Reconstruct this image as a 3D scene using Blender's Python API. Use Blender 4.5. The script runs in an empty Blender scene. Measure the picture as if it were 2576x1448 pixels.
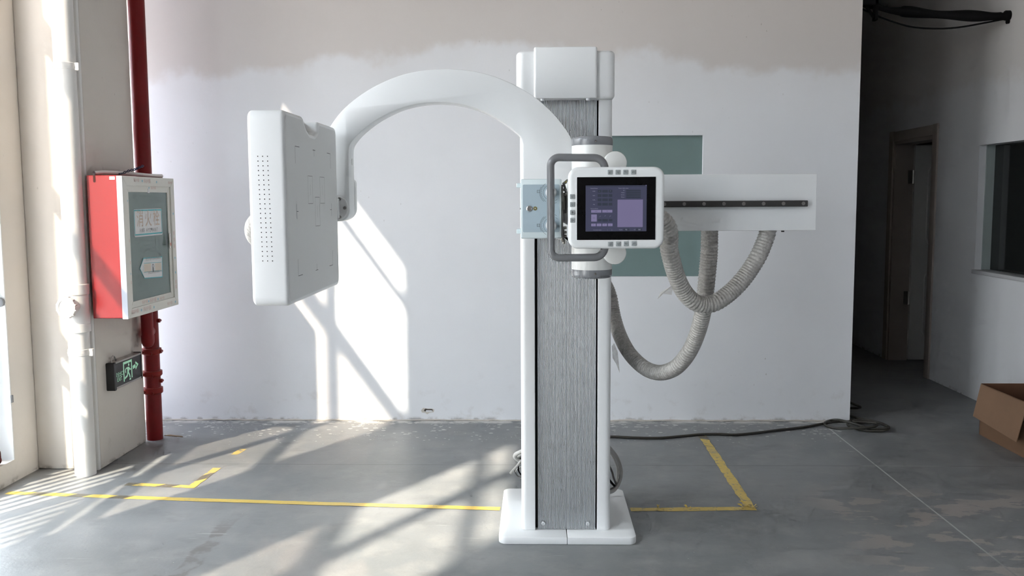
import bpy, bmesh, math, random
from mathutils import Vector, Matrix
random.seed(4)
C = bpy.context.scene.collection
PI = math.pi

# ------------------------------------------------------------------ camera
W_, H_, F_ = 2576., 1448., 2300.
EYE = Vector((0, 0, 1.5))
_y, _p, _r = math.atan(64 / F_), math.atan(224 / F_), -0.005
FW = Vector((-math.sin(_y) * math.cos(_p), math.cos(_y) * math.cos(_p), -math.sin(_p)))
RT0 = Vector((math.cos(_y), math.sin(_y), 0)); UP0 = RT0.cross(FW)
RT = RT0 * math.cos(_r) + UP0 * math.sin(_r); UP = UP0 * math.cos(_r) - RT0 * math.sin(_r)
cam = bpy.data.objects.new('camera', bpy.data.cameras.new('camera')); C.objects.link(cam)
M = Matrix((RT, UP, -FW)).transposed().to_4x4(); M.translation = EYE
cam.matrix_world = M
cam.data.sensor_width = 36; cam.data.lens = F_ / W_ * 36; cam.data.clip_end = 200
bpy.context.scene.camera = cam

def ray(x, y): return FW + RT * ((x - W_ / 2) / F_) - UP * ((y - H_ / 2) / F_)
def onY(x, y, Y): d = ray(x, y); return EYE + d * (Y / d.y)        # where a measured direction meets a wall plane Y = const
def onZ(x, y, Z=0.): d = ray(x, y); return EYE + d * ((Z - EYE.z) / d.z)
def onX(x, y, X): d = ray(x, y); return EYE + d * (X / d.x)

# ------------------------------------------------------------------ materials
class NT:
    def __init__(s, name):
        s.m = bpy.data.materials.new(name); s.m.use_nodes = True
        s.t = s.m.node_tree; s.b = s.t.nodes['Principled BSDF']; s.o = s.t.nodes['Material Output']
        s.co = s.n('ShaderNodeTexCoord').outputs['Object']
        g = s.n('ShaderNodeNewGeometry'); s.pos = g.outputs['Position']
        sx = s.n('ShaderNodeSeparateXYZ'); s.l(s.pos, sx.inputs[0]); s.X, s.Y, s.Z = sx.outputs
    def n(s, k): return s.t.nodes.new(k)
    def l(s, a, b): s.t.links.new(a, b)
    def put(s, v, inp):
        if isinstance(v, (int, float)): inp.default_value = v
        elif isinstance(v, tuple): inp.default_value = (*v, 1) if len(v) == 3 and inp.type == 'RGBA' else v
        else: s.l(v, inp)
    def math(s, op, a, b=0., clamp=False):
        q = s.n('ShaderNodeMath'); q.operation = op; q.use_clamp = clamp; s.put(a, q.inputs[0]); s.put(b, q.inputs[1]); return q.outputs[0]
    def noise(s, scale, detail=4, rough=.55, vec=None, dist=0.):
        q = s.n('ShaderNodeTexNoise'); q.inputs['Scale'].default_value = scale; q.inputs['Detail'].default_value = detail
        q.inputs['Roughness'].default_value = rough; q.inputs['Distortion'].default_value = dist
        s.l(vec if vec is not None else s.pos, q.inputs['Vector']); return q.outputs['Fac']
    def voro(s, scale, vec=None):
        q = s.n('ShaderNodeTexVoronoi'); q.inputs['Scale'].default_value = scale
        s.l(vec if vec is not None else s.pos, q.inputs['Vector']); return q.outputs['Distance']
    def scale(s, v):
        q = s.n('ShaderNodeMapping'); s.l(s.pos, q.inputs['Vector']); q.inputs['Scale'].default_value = v; return q.outputs[0]
    def step(s, v, a, b):
        q = s.n('ShaderNodeMapRange'); q.interpolation_type = 'SMOOTHSTEP'; s.put(v, q.inputs[0]); s.put(a, q.inputs[1]); s.put(b, q.inputs[2]); return q.outputs[0]
    def mix(s, f, a, b):
        q = s.n('ShaderNodeMix'); q.data_type = 'RGBA'; s.put(f, q.inputs[0]); s.put(a, q.inputs[6]); s.put(b, q.inputs[7]); return q.outputs[2]
    def bump(s, h, st=.2, d=.01):
        q = s.n('ShaderNodeBump'); q.inputs['Strength'].default_value = st; q.inputs['Distance'].default_value = d; s.l(h, q.inputs['Height']); s.l(q.outputs[0], s.b.inputs['Normal'])
    def base(s, v): s.put(v, s.b.inputs['Base Color'])
    def rough(s, v): s.put(v, s.b.inputs['Roughness'])

def lin(r, g, b):
    f = lambda c: c / 12.92 if c <= .04045 else ((c + .055) / 1.055) ** 2.4
    return (f(r / 255), f(g / 255), f(b / 255))

def mat(name, col, rough=.5, metal=0., var=.06, scale=6., bump=0., spec=.5):
    t = NT(name); n = t.noise(scale, 5)
    d = tuple(max(0, c * (1 - 2 * var)) for c in col); e = tuple(min(1, c * (1 + var)) for c in col)
    t.base(t.mix(n, d, e)); t.rough(rough); t.b.inputs['Metallic'].default_value = metal
    t.b.inputs['Specular IOR Level'].default_value = spec
    if bump: t.bump(t.noise(scale * 12, 3), bump, .004)
    return t.m

def emis(name, col, st=1.):
    t = NT(name); t.base((0.01, .01, .01)); t.rough(.25)
    n = t.noise(3, 2); c = t.mix(n, tuple(x * .88 for x in col), tuple(min(1, x * 1.12) for x in col))
    t.l(c, t.b.inputs['Emission Color']); t.b.inputs['Emission Strength'].default_value = st
    return t.m

def wall_mat(name, lower=(.73, .752, .785), upper=(.50, .445, .40), split=None, dirt=True, k=1.):
    t = NT(name)
    lower = tuple(c * k for c in lower); upper = tuple(c * k for c in upper)
    big = t.noise(1.1, 4); c = t.mix(t.step(big, .3, .7), tuple(x * .95 for x in lower), lower)
    if split is not None:
        # paint edge: lower coat rolled up to an uneven line, falling to the right
        zz = t.math('ADD', t.Z, t.math('MULTIPLY', t.math('ABSOLUTE', t.math('ADD', t.X, .35)), split[1]))
        zz = t.math('ADD', zz, t.math('MULTIPLY', t.math('SUBTRACT', t.noise(2.6, 5), .5), .42))
        zz = t.math('ADD', zz, t.math('MULTIPLY', t.math('SUBTRACT', t.noise(1, 3, vec=t.scale((5, 5, .8))), .5), .07))
        f = t.step(zz, split[0] - .06, split[0] + .05)
        f2 = t.step(zz, split[0] - .55, split[0] + .55)
        c = t.mix(t.math('MULTIPLY', f2, .35), c, upper)
        c = t.mix(t.math('MULTIPLY', f, .55), c, upper)
    if dirt:
        near = t.step(t.Z, .45, 0.0)
        sp = t.step(t.voro(26, t.scale((1, 1, .6))), .13, .06)
        rare = t.step(t.noise(2.2, 3), .60, .68)
        c = t.mix(t.math('MULTIPLY', t.math('MULTIPLY', sp, rare), .4), c, (.22, .19, .16))
        g = t.math('MULTIPLY', t.math('MULTIPLY', near, t.step(t.noise(9, 6), .55, .75)), .28)
        c = t.mix(g, c, (.36, .32, .28))
        b = t.math('MULTIPLY', t.step(t.Z, .035, .0), t.step(t.noise(14, 5), .48, .66))
        c = t.mix(t.math('MULTIPLY', b, .75), c, (.16, .14, .12))
    t.base(c); t.rough(.75); t.b.inputs['Specular IOR Level'].default_value = .25
    t.bump(t.noise(30, 6), .08, .01)
    return t.m

def floor_mat():
    t = NT('grey_floor_paint')
    a = t.noise(.9, 5); b = t.noise(5, 8, .62); s = t.noise(1, 6, .6, vec=t.scale((5, 7, 1)))
    c = t.mix(t.step(a, .3, .72), (.150, .160, .168), (.218, .226, .231))
    c = t.mix(t.math('MULTIPLY', t.step(b, .42, .72), .5), c, (.30, .30, .295))
    c = t.mix(t.math('MULTIPLY', t.step(s, .52, .70), .4), c, (.13, .135, .14))
    # worn, brownish bare patches
    wr = t.math('MULTIPLY', t.step(t.noise(1.6, 3), .30, .42), t.math('MULTIPLY', t.step(t.X, 1.2, 1.6), t.step(t.Y, 4.8, 4.4)))
    w = t.math('MULTIPLY', t.step(t.noise(1, 7, .6, vec=t.scale((3.2, 6, 1))), .525, .55), wr)
    c = t.mix(t.math('MULTIPLY', w, .85), c, (.32, .29, .27))
    wl = t.math('MULTIPLY', t.step(t.noise(1, 5, vec=t.scale((1.3, .7, 1))), .56, .62), t.step(t.X, .3, -.6))
    c = t.mix(t.math('MULTIPLY', wl, .35), c, (.25, .235, .23))
    # old glue stain running towards the back wall
    gx = t.math('ABSOLUTE', t.math('ADD', t.math('ADD', t.X, 1.44), t.math('MULTIPLY', t.math('SUBTRACT', t.noise(6, 5), .5), .12)))
    gs = t.math('MULTIPLY', t.step(gx, .045, .03), t.math('MULTIPLY', t.step(t.Y, 3.3, 3.45), t.step(t.Y, 4.35, 3.95)))
    c = t.mix(t.math('MULTIPLY', t.math('MULTIPLY', gs, t.step(t.noise(8, 4), .38, .5)), .6), c, (.125, .115, .11))
    # plaster specks near the back wall
    m = t.math('MULTIPLY', t.step(t.Y, 5.15, 6.0), t.step(t.X, 2.2, 1.9))
    th = t.math('MULTIPLY', t.math('POWER', m, 1.4), .30)
    d = t.math('ADD', t.voro(17, t.scale((1, 1.5, 1))), t.math('MULTIPLY', t.math('SUBTRACT', t.noise(45, 3), .5), .25))
    sp = t.step(d, t.math('ADD', th, .02), th)
    sp = t.math('MULTIPLY', sp, t.step(t.noise(7, 3), .46, .52))
    sp2 = t.step(t.voro(42), t.math('MULTIPLY', th, .9), t.math('MULTIPLY', th, .6))
    sp2 = t.math('MULTIPLY', sp2, t.step(t.noise(4, 3), .5, .6))
    c = t.mix(t.math('MULTIPLY', t.math('MAXIMUM', sp, sp2), .8), c, (.55, .55, .53))
    # fine scattered flecks and dark scuffs all over
    fl = t.math('MULTIPLY', t.step(t.voro(23, t.scale((1, 2.2, 1))), .07, .04), t.step(t.noise(3.1, 2), .6, .64))
    c = t.mix(t.math('MULTIPLY', fl, .7), c, (.42, .42, .41))
    dk = t.math('MULTIPLY', t.step(t.voro(15, t.scale((.8, 2.5, 1))), .085, .05), t.step(t.noise(2.3, 2), .52, .6))
    c = t.mix(t.math('MULTIPLY', dk, .6), c, (.07, .068, .065))
    sc = t.math('MULTIPLY', t.step(t.noise(1, 2, .4, vec=t.scale((3, 40, 1)), dist=2.2), .715, .735), t.step(t.noise(1.7, 2), .52, .6))
    c = t.mix(t.math('MULTIPLY', sc, .45), c, (.42, .42, .42))
    # grout at the foot of the back wall
    ed = t.math('MULTIPLY', t.step(t.Y, 5.99, 6.07), t.step(t.X, 2.12, 2.1))
    ed = t.math('MULTIPLY', ed, t.step(t.noise(9, 6), .38, .55))
    c = t.mix(ed, c, (.56, .55, .53))
    # dusty foot of the left wall and pilaster
    du = t.math('MULTIPLY', t.step(t.X, -2.1, -2.75), t.step(t.noise(6, 4), .3, .6))
    c = t.mix(t.math('MULTIPLY', du, .4), c, (.30, .275, .25))
    # saw-cut joints
    wob = t.math('MULTIPLY', t.math('SUBTRACT', t.noise(3, 3), .5), .006)
    j1 = t.math('ABSOLUTE', t.math('ADD', t.math('SUBTRACT', t.Y, 5.06), wob))
    jl = t.math('MULTIPLY', t.step(j1, .006, .002), t.step(t.noise(4, 3), .3, .5))
    c = t.mix(t.math('MULTIPLY', jl, .7), c, t.mix(t.math('MULTIPLY', t.step(t.X, 1.78, 1.84), t.step(t.X, 2.35, 2.2)), (.07, .07, .07), (.36, .36, .35)))
    j2 = t.math('ABSOLUTE', t.math('ADD', t.math('SUBTRACT', t.X, 1.9), wob))
    j2m = t.math('MULTIPLY', t.step(j2, .0065, .002), t.math('MULTIPLY', t.step(t.Y, 6.0, 5.9), t.step(t.noise(7, 3), .25, .45)))
    c = t.mix(t.math('MULTIPLY', j2m, .8), c, t.mix(t.step(t.Y, 3.5, 4.1), (.2, .2, .2), (.52, .53, .52)))
    t.base(c)
    t.rough(t.math('ADD', .30, t.math('MULTIPLY', b, .34)))
    t.b.inputs['Specular IOR Level'].default_value = .5
    t.bump(t.math('ADD', t.math('MULTIPLY', b, .5), t.noise(60, 4)), .12, .006)
    return t.m

def tape_mat(name, wear, stripe, dirx):
    """yellow floor tape; black diagonal bars where the print is still there"""
    t = NT(name)
    u = t.math('ADD', t.math('MULTIPLY', t.X, dirx[0]), t.math('MULTIPLY', t.Y, dirx[1]))
    k = t.math('FRACT', t.math('MULTIPLY', u, 4.1))
    bl = t.math('MULTIPLY', t.step(k, .60, .62), t.step(k, 1.0, .985))
    if stripe: bl = t.math('MULTIPLY', bl, t.step(t.math('ADD', t.put_axis(stripe[0]), t.math('MULTIPLY', t.noise(6, 3), .1)), stripe[1], stripe[2]))
    else: bl = t.math('MULTIPLY', bl, 0.)
    ye = t.mix(t.noise(9, 6), (.50, .36, .07), (.68, .50, .12))
    c = t.mix(t.math('MULTIPLY', bl, .9), ye, (.075, .075, .075))
    w = t.math('MAXIMUM', t.step(t.noise(30, 8, .7), .60 - wear * .12, .68 - wear * .12), t.math('MULTIPLY', t.step(t.noise(5, 6, .65), .56 - wear * .08, .7), .8))
    c = t.mix(t.math('MULTIPLY', w, .8), c, (.19, .18, .165))
    t.base(c); t.rough(.45); t.bump(t.noise(40, 5), .4, .004)
    return t.m
NT.put_axis = lambda s, a: s.X if a == 'x' else s.Y

def rib_mat():
    t = NT('ribbed_aluminium'); n = t.noise(1, 4, vec=t.scale((300, 300, 2)))
    t.base(t.mix(n, (.40, .42, .44), (.56, .58, .60))); t.rough(.42); t.b.inputs['Metallic'].default_value = .75
    return t.m

def hose_mat():
    t = NT('silver_duct_film')
    cr = t.noise(70, 6, .7, dist=1.2); big = t.noise(14, 4)
    c = t.mix(t.step(cr, .35, .7), (.36, .35, .33), (.60, .60, .58)); c = t.mix(t.math('MULTIPLY', big, .4), c, (.34, .33, .30))
    t.base(c); t.rough(t.math('ADD', .22, t.math('MULTIPLY', cr, .35))); t.b.inputs['Metallic'].default_value = .25
    t.b.inputs['Coat Weight'].default_value = .35; t.b.inputs['Coat Roughness'].default_value = .18
    t.bump(t.noise(110, 5, .7, dist=1.5), .55, .006)
    return t.m

def pane_mat(name, tint, gloss=.06):
    t = NT(name); tr = t.n('ShaderNodeBsdfTransparent'); gl = t.n('ShaderNodeBsdfGlossy'); mx = t.n('ShaderNodeMixShader')
    n = t.noise(2.5, 3); t.l(t.mix(n, tuple(c * .9 for c in tint), tint), tr.inputs[0]); gl.inputs['Roughness'].default_value = .05
    mx.inputs[0].default_value = gloss; t.l(tr.outputs[0], mx.inputs[1]); t.l(gl.outputs[0], mx.inputs[2]); t.l(mx.outputs[0], t.o.inputs[0])
    return t.m

def film_mat():
    t = NT('torn_film'); tr = t.n('ShaderNodeBsdfTransparent'); mx = t.n('ShaderNodeMixShader')
    t.base((.62, .60, .56)); t.rough(.3)
    t.l(t.math('ADD', .35, t.math('MULTIPLY', t.noise(60, 4), .4)), mx.inputs[0])
    t.l(tr.outputs[0], mx.inputs[1]); t.l(t.b.outputs[0], mx.inputs[2]); t.l(mx.outputs[0], t.o.inputs[0])
    return t.m

white = mat('white_enamel', (.78, .80, .81), .34, var=.012, scale=2)
white_warm = mat('warm_white_enamel', (.76, .77, .75), .3, var=.012, scale=3)
blue_white = mat('pale_blue_white_plastic', (.66, .75, .77), .4, var=.015)
face_grey = mat('pale_grey_laminate', (.66, .67, .67), .42, var=.015, scale=3)
panel_blue = mat('blue_grey_panel', (.40, .50, .56), .45, var=.02)
grey_cap = mat('grey_plastic_cap', (.20, .21, .225), .25, var=.04)
grey_tube = mat('grey_satin_handle', (.17, .175, .185), .28, var=.04)
black = mat('black_plastic', (.010, .010, .011), .35, var=.1)
slot_black = mat('black_slot', (.006, .006, .007), .6, var=.1)
mark_ink = mat('grey_ink', (.06, .065, .07), .6, var=.1)
hole_ink = mat('vent_hole_black', (.012, .012, .014), .7, var=.1)
key_grey = mat('grey_rubber_key', (.30, .33, .335), .5, var=.05, scale=40)
rail_grey = mat('dark_steel_rail', (.055, .053, .052), .35, .4, var=.08)
steel = mat('bright_steel', (.55, .54, .52), .25, .9, var=.05, scale=30)
dull_steel = mat('dull_steel', (.30, .29, .27), .35, .8, var=.08, scale=20)
brass = mat('brass_ring', (.42, .36, .12), .3, .8, var=.06, scale=30)
ribs = rib_mat(); duct = hose_mat(); film = film_mat()
red_enamel = mat('red_cabinet_enamel', lin(142, 20, 24), .38, var=.05, scale=4)
red_paint = mat('red_pipe_paint', (.20, .008, .010), .42, var=.14, scale=9, bump=.12, spec=.3)
red_fit = mat('red_fitting_paint', (.27, .017, .014), .45, var=.2, scale=14, bump=.15, spec=.3)
dust = mat('dusty_fitting_top', (.24, .15, .13), .8, var=.12, scale=20)
pvc = mat('white_pvc', (.76, .755, .74), .38, var=.04, scale=4)
upvc = mat('white_upvc_frame', (.66, .66, .62), .4, var=.03, scale=9)
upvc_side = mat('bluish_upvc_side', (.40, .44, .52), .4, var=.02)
cab_glass = mat('green_grey_cabinet_glass', (.165, .225, .215), .12, var=.10, scale=1.6)
frost = mat('frosted_green_glass', (.18, .255, .255), .22, var=.09, scale=1.2)
dark_glass = mat('dark_window_glass', (.012, .014, .014), .06, var=.1)
teal = mat('teal_sign_border', (.03, .36, .42), .4, var=.05)
sign_white = mat('white_sign_vinyl', (.62, .64, .66), .4, var=.03, scale=20)
faded_orange = mat('faded_orange_ink', (.58, .46, .38), .6, var=.12, scale=40)
faded_red = mat('faded_red_ink', (.55, .25, .22), .6, var=.1, scale=30)
pale_red = mat('pale_red_film_print', (.60, .43, .41), .6, var=.1, scale=60)
film_blue = mat('blue_film_print', (.28, .52, .62), .6, var=.1, scale=60)
lettering = mat('grey_lettering', (.18, .19, .20), .6, var=.06)
exit_black = mat('exit_sign_black', (.017, .017, .018), .4, var=.1)
alu = mat('aluminium_trim', (.42, .40, .38), .35, .6, var=.06)
glow = emis('pale_green_luminous', lin(160, 215, 180), .62)
card = mat('brown_cardboard', (.16, .088, .048), .8, var=.08, scale=5, bump=.05)
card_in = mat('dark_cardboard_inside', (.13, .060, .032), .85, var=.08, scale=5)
cord_m = mat('black_rubber_cord', (.030, .028, .022), .5, var=.15)
cable_black = mat('black_cable_sleeve', (.004, .004, .0045), .8, var=.15, spec=.15)
cable_grey = mat('grey_cable_sheath', (.36, .36, .345), .45, var=.06)
cable_dark = mat('dark_grey_cable', (.12, .12, .12), .5, var=.08)
cable_pale = mat('pale_grey_cable', (.50, .50, .49), .45, var=.06)
blue_wire = mat('dark_blue_wire', (.02, .028, .085), .5, var=.1)
wood = mat('thin_wood_scrap', (.16, .10, .05), .7, var=.15, scale=20)
dark_trim = mat('brown_grey_door_frame', (.36, .32, .29), .5, var=.06, scale=6)
door_white = mat('white_door_leaf', (.60, .60, .57), .45, var=.03)
rag_red = mat('dark_red_cloth', (.13, .02, .02), .9, var=.2, scale=30)
galv = mat('galvanised_box', (.20, .195, .18), .45, .3, var=.08)
galv_top = mat('pale_box_lid', (.72, .72, .74), .4, var=.04)
hole_dark = mat('chipped_hole', (.05, .042, .036), .9, var=.3, scale=40)
plaster = mat('raw_plaster_edge', (.55, .52, .48), .9, var=.1, scale=30)
frame_m = mat('window_frame_white', (.6, .61, .62), .4, var=.03)
floor_m = floor_mat()
wall_b = wall_mat('painted_wall_back', split=(2.52, .10))
wall_l = wall_mat('painted_wall_left', lower=(.70, .665, .625))
wall_p = wall_mat('painted_pilaster', lower=(.70, .66, .615))
wall_r = wall_mat('painted_wall_right', lower=(.62, .635, .66), upper=(.50, .475, .45), split=(2.3, 0.))
wall_d = wall_mat('corridor_wall', lower=(.68, .65, .61), dirt=False)
ceil_m = mat('ceiling_paint', (.36, .345, .33), .9, var=.05)

# ------------------------------------------------------------------ mesh helpers
class MB:
    def __init__(s): s.b = bmesh.new()
    def box(s, x0, x1, y0, y1, z0, z1, bev=0., seg=3):
        t = bmesh.new()
        vs = [t.verts.new((x, y, z)) for x in (x0, x1) for y in (y0, y1) for z in (z0, z1)]
        for f in ((0, 1, 3, 2), (4, 6, 7, 5), (0, 4, 5, 1), (2, 3, 7, 6), (0, 2, 6, 4), (1, 5, 7, 3)): t.faces.new([vs[i] for i in f])
        bmesh.ops.recalc_face_normals(t, faces=t.faces)
        if bev: bmesh.ops.bevel(t, geom=t.edges[:], offset=bev, segments=seg, profile=.5, affect='EDGES')
        return s.merge(t)
    def merge(s, t):
        m = bpy.data.meshes.new('t'); t.to_mesh(m); t.free(); s.b.from_mesh(m); bpy.data.meshes.remove(m); return s
    def prism(s, pts, axis, a, b, bev=0., seg=3, bev_b=True):
        """outline pts (2D) extruded along axis: y -> (x,z), x -> (y,z), z -> (x,y)"""
        t = bmesh.new(); mk = {'y': lambda p, d: (p[0], d, p[1]), 'x': lambda p, d: (d, p[0], p[1]), 'z': lambda p, d: (p[0], p[1], d)}[axis]
        A = [t.verts.new(mk(p, a)) for p in pts]; B = [t.verts.new(mk(p, b)) for p in pts]
        fa = t.faces.new(A); fb = t.faces.new(B[::-1]); n = len(pts)
        for i in range(n): t.faces.new((A[i], B[i], B[(i + 1) % n], A[(i + 1) % n]))
        bmesh.ops.recalc_face_normals(t, faces=t.faces)
        if bev:
            ed = set(fa.edges) | (set(fb.edges) if bev_b else set())
            bmesh.ops.bevel(t, geom=list(ed), offset=bev, segments=seg, profile=.5, affect='EDGES', clamp_overlap=True)
        return s.merge(t)
    def rings(s, rs, cap=True, closed=False):
        V = [[s.b.verts.new(p) for p in r] for r in rs]; n = len(rs[0]); m = len(V)
        for i in range(m - (0 if closed else 1)):
            for j in range(n): s.b.faces.new((V[i][j], V[i][(j + 1) % n], V[(i + 1) % m][(j + 1) % n], V[(i + 1) % m][j]))
        if cap and not closed: s.b.faces.new(V[0][::-1]); s.b.faces.new(V[-1])
        return s
    def tube(s, path, r, n=10, cap=True, rf=None):
        path = [Vector(p) for p in path]; rs = []; nrm = None
        for i, p in enumerate(path):
            d = (path[min(i + 1, len(path) - 1)] - path[max(i - 1, 0)]).normalized()
            if nrm is None: nrm = d.orthogonal().normalized()
            nrm = (nrm - d * nrm.dot(d)).normalized(); bi = d.cross(nrm); q = rf(i) if rf else r
            rs.append([p + nrm * (q * math.cos(2 * PI * k / n)) + bi * (q * math.sin(2 * PI * k / n)) for k in range(n)])
        return s.rings(rs, cap)
    def lathe(s, prof, o, ax=(0, 0, 1), n=32, cap=True):
        """prof: (radius, distance along ax) from o"""
        ax = Vector(ax).normalized(); u = ax.orthogonal().normalized(); v = ax.cross(u); o = Vector(o)
        return s.rings([[o + ax * h + u * (r * math.cos(2 * PI * k / n)) + v * (r * math.sin(2 * PI * k / n)) for k in range(n)] for r, h in prof], cap)
    def cyl(s, p0, p1, r, n=20, bev=0.):
        p0, p1 = Vector(p0), Vector(p1); L = (p1 - p0).length
        pr = [(r, 0), (r, L)] if not bev else [(r - bev, 0), (r - .3 * bev, .3 * bev), (r, bev), (r, L - bev), (r - .3 * bev, L - .3 * bev), (r - bev, L)]
        return s.lathe(pr, p0, p1 - p0, n)
    def quad(s, *ps): s.b.faces.new([s.b.verts.new(p) for p in ps]); return s
    def build(s, name, m, parent=None, ang=32, **kw):
        bmesh.ops.recalc_face_normals(s.b, faces=s.b.faces) if kw.pop('recalc', True) else None
        me = bpy.data.meshes.new(name); s.b.to_mesh(me); s.b.free()
        xs = [v.co for v in me.vertices]
        lo = Vector([min(c[i] for c in xs) for i in range(3)]); hi = Vector([max(c[i] for c in xs) for i in range(3)])
        o = (lo + hi) / 2; me.transform(Matrix.Translation(-o))
        me.materials.append(m); me.shade_smooth(); me.set_sharp_from_angle(angle=math.radians(ang))
        ob = bpy.data.objects.new(name, me); C.objects.link(ob)
        ob['_o'] = 0; WORLD[ob.name] = o
        if parent is not None: ob.parent = parent; ob.location = o - WORLD[parent.name]
        else: ob.location = o
        del ob['_o']
        for k, v in kw.items(): ob[k] = v
        return ob
WORLD = {}
def fuse(par, *kids):
    """surface marks become part of their part's own mesh, each with its material"""
    b = bmesh.new(); b.from_mesh(par.data)
    for k in kids:
        me = k.data; me.transform(Matrix.Translation(WORLD[k.name] - WORLD[par.name])); n0 = len(par.data.materials)
        f0 = len(b.faces); b.from_mesh(me); b.faces.ensure_lookup_table()
        for mt in me.materials: par.data.materials.append(mt)
        for f in b.faces[f0:]: f.material_index += n0
        bpy.data.objects.remove(k); bpy.data.meshes.remove(me)
    b.to_mesh(par.data); b.free(); return par
def thing(name, label, cat, loc):
    o = bpy.data.objects.new(name, None); C.objects.link(o); o.location = loc; WORLD[o.name] = Vector(loc); o.empty_display_size = .1
    o['label'] = label; o['category'] = cat; return o
def struct(mb, name, m, parent=None, **kw): return mb.build(name, m, parent, kind='structure', **kw) if parent is None else mb.build(name, m, parent, **kw)
def rpoly(pts, r, seg=6):
    """round the corners of a 2D polygon"""
    out = []; n = len(pts)
    for i, p in enumerate(pts):
        rr = r[i] if isinstance(r, (list, tuple)) else r
        p = Vector(p); a = (Vector(pts[i - 1]) - p); b = (Vector(pts[(i + 1) % n]) - p)
        if rr <= 0: out.append(tuple(p)); continue
        an = a.angle(b); d = min(rr / math.tan(an / 2), a.length * .49, b.length * .49); rr = d * math.tan(an / 2)
        a.normalize(); b.normalize(); c = p + (a + b).normalized() * (rr / math.sin(an / 2))
        s0 = p + a * d - c; s1 = p + b * d - c
        t0 = math.atan2(s0.y, s0.x); dt = math.atan2(s1.y, s1.x) - t0
        dt = (dt + PI) % (2 * PI) - PI
        for k in range(seg + 1): out.append((c.x + rr * math.cos(t0 + dt * k / seg), c.y + rr * math.sin(t0 + dt * k / seg)))
    return out
def rect(a, b, c, d): return [(a, c), (b, c), (b, d), (a, d)]
def spline(pts, n=8):
    P = [Vector(p) for p in pts]; P = [P[0] * 2 - P[1]] + P + [P[-1] * 2 - P[-2]]; out = []
    for i in range(1, len(P) - 2):
        a, b, c, d = P[i - 1:i + 3]
        for k in range(n):
            t = k / n
            out.append(.5 * ((2 * b) + (c - a) * t + (2 * a - 5 * b + 4 * c - d) * t * t + (3 * b - a - 3 * c + d) * t ** 3))
    out.append(P[-2]); return out
def even(path, step):
    out = [path[0]]; acc = 0.
    for a, b in zip(path, path[1:]):
        L = (b - a).length; d = step - acc
        while d <= L: out.append(a + (b - a) * (d / L)); d += step
        acc = (acc + L) % step
    return out
class Flat(MB):
    """flat shapes on a plane: o + u*x + v*y, lifted along the plane's normal"""
    def __init__(s, o, u, v, lift=.0006):
        super().__init__(); s.u = Vector(u).normalized(); s.v = Vector(v).normalized(); s.o = Vector(o) + s.u.cross(s.v) * lift
    def P(s, x, y): return s.o + s.u * x + s.v * y
    def poly(s, pts): s.b.faces.new([s.b.verts.new(s.P(*p)) for p in pts]); return s
    def r(s, x0, x1, y0, y1): return s.poly(rect(x0, x1, y0, y1))
    def line(s, p, q, w):
        p, q = Vector(p), Vector(q); d = (q - p).normalized(); k = Vector((-d.y, d.x)) * (w / 2)
        return s.poly([p + k, p - k, q - k, q + k])
    def path(s, pts, w):
        for p, q in zip(pts, pts[1:]): s.line(p, q, w)
        return s
    def disc(s, c, r, n=20): return s.poly([(c[0] + r * math.cos(2 * PI * k / n), c[1] + r * math.sin(2 * PI * k / n)) for k in range(n)])
    def arc(s, c, r, a0, a1, w, n=20):
        return s.path([(c[0] + r * math.cos(math.radians(a0 + (a1 - a0) * k / n)), c[1] + r * math.sin(math.radians(a0 + (a1 - a0) * k / n))) for k in range(n + 1)], w)
    def frame(s, x0, x1, y0, y1, w): return s.r(x0, x1, y0, y0 + w).r(x0, x1, y1 - w, y1).r(x0, x0 + w, y0 + w, y1 - w).r(x1 - w, x1, y0 + w, y1 - w)
    def text(s, body, x, y, size, sx=1., space=1., align='CENTER'):
        cu = bpy.data.curves.new('t', 'FONT'); cu.body = body; cu.size = size; cu.align_x = align; cu.align_y = 'CENTER'; cu.space_character = space
        cu.resolution_u = 3
        ob = bpy.data.objects.new('t', cu); C.objects.link(ob); bpy.context.view_layer.update()
        me = bpy.data.meshes.new_from_object(ob.evaluated_get(bpy.context.evaluated_depsgraph_get()))
        bpy.data.objects.remove(ob); bpy.data.curves.remove(cu)
        vs = [s.b.verts.new(s.P(x + v.co.x * sx, y + v.co.y)) for v in me.vertices]
        for p in me.polygons:
            try: s.b.faces.new([vs[i] for i in p.vertices])
            except ValueError: pass
        bpy.data.meshes.remove(me); return s

# ------------------------------------------------------------------ the room
XL, XP, YB, XR, XE = -2.81, -2.45, 6.1, 3.24, 2.1
ZC = 4.6
struct(MB().box(-3.2, 6.2, -6, 11.3, -.1, 0), 'floor', floor_m)
struct(MB().box(-3.2, 6.2, -6, 11.3, ZC, ZC + .1), 'ceiling', ceil_m)
# left wall, pierced by three tall window bays
XO = -2.97
bays = [(-4.6, -2.2), (-.72, 1.08), (2.635, 4.73), (5.52, 6.06)]
ZS, ZT = .12, 3.97
m = MB(); y = -6.
for a, b in bays:
    m.box(XO, XL, y, a, 0, ZC); m.box(XO, XL, a, b, 0, ZS); m.box(XO, XL, a, b, ZT, ZC); y = b
m.box(XO, XL, y, YB + .1, 0, ZC)
struct(m, 'wall_left', wall_l)
clear = pane_mat('clear_pane', (.96, .97, .97)); tint = pane_mat('tinted_pane', (.52, .49, .46)); tint3 = pane_mat('narrow_dimming_pane', (.30, .29, .31)); tint4 = pane_mat('low_dimming_pane', (.62, .6, .56)); tint6 = pane_mat('rear_dimming_pane', (.30, .30, .31)); tint5 = pane_mat('far_tinted_pane', (.40, .37, .34)); tint2 = pane_mat('half_tinted_pane', (.5, .46, .43))  # pane tints added to dim sun and sky through the unseen glass
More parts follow.
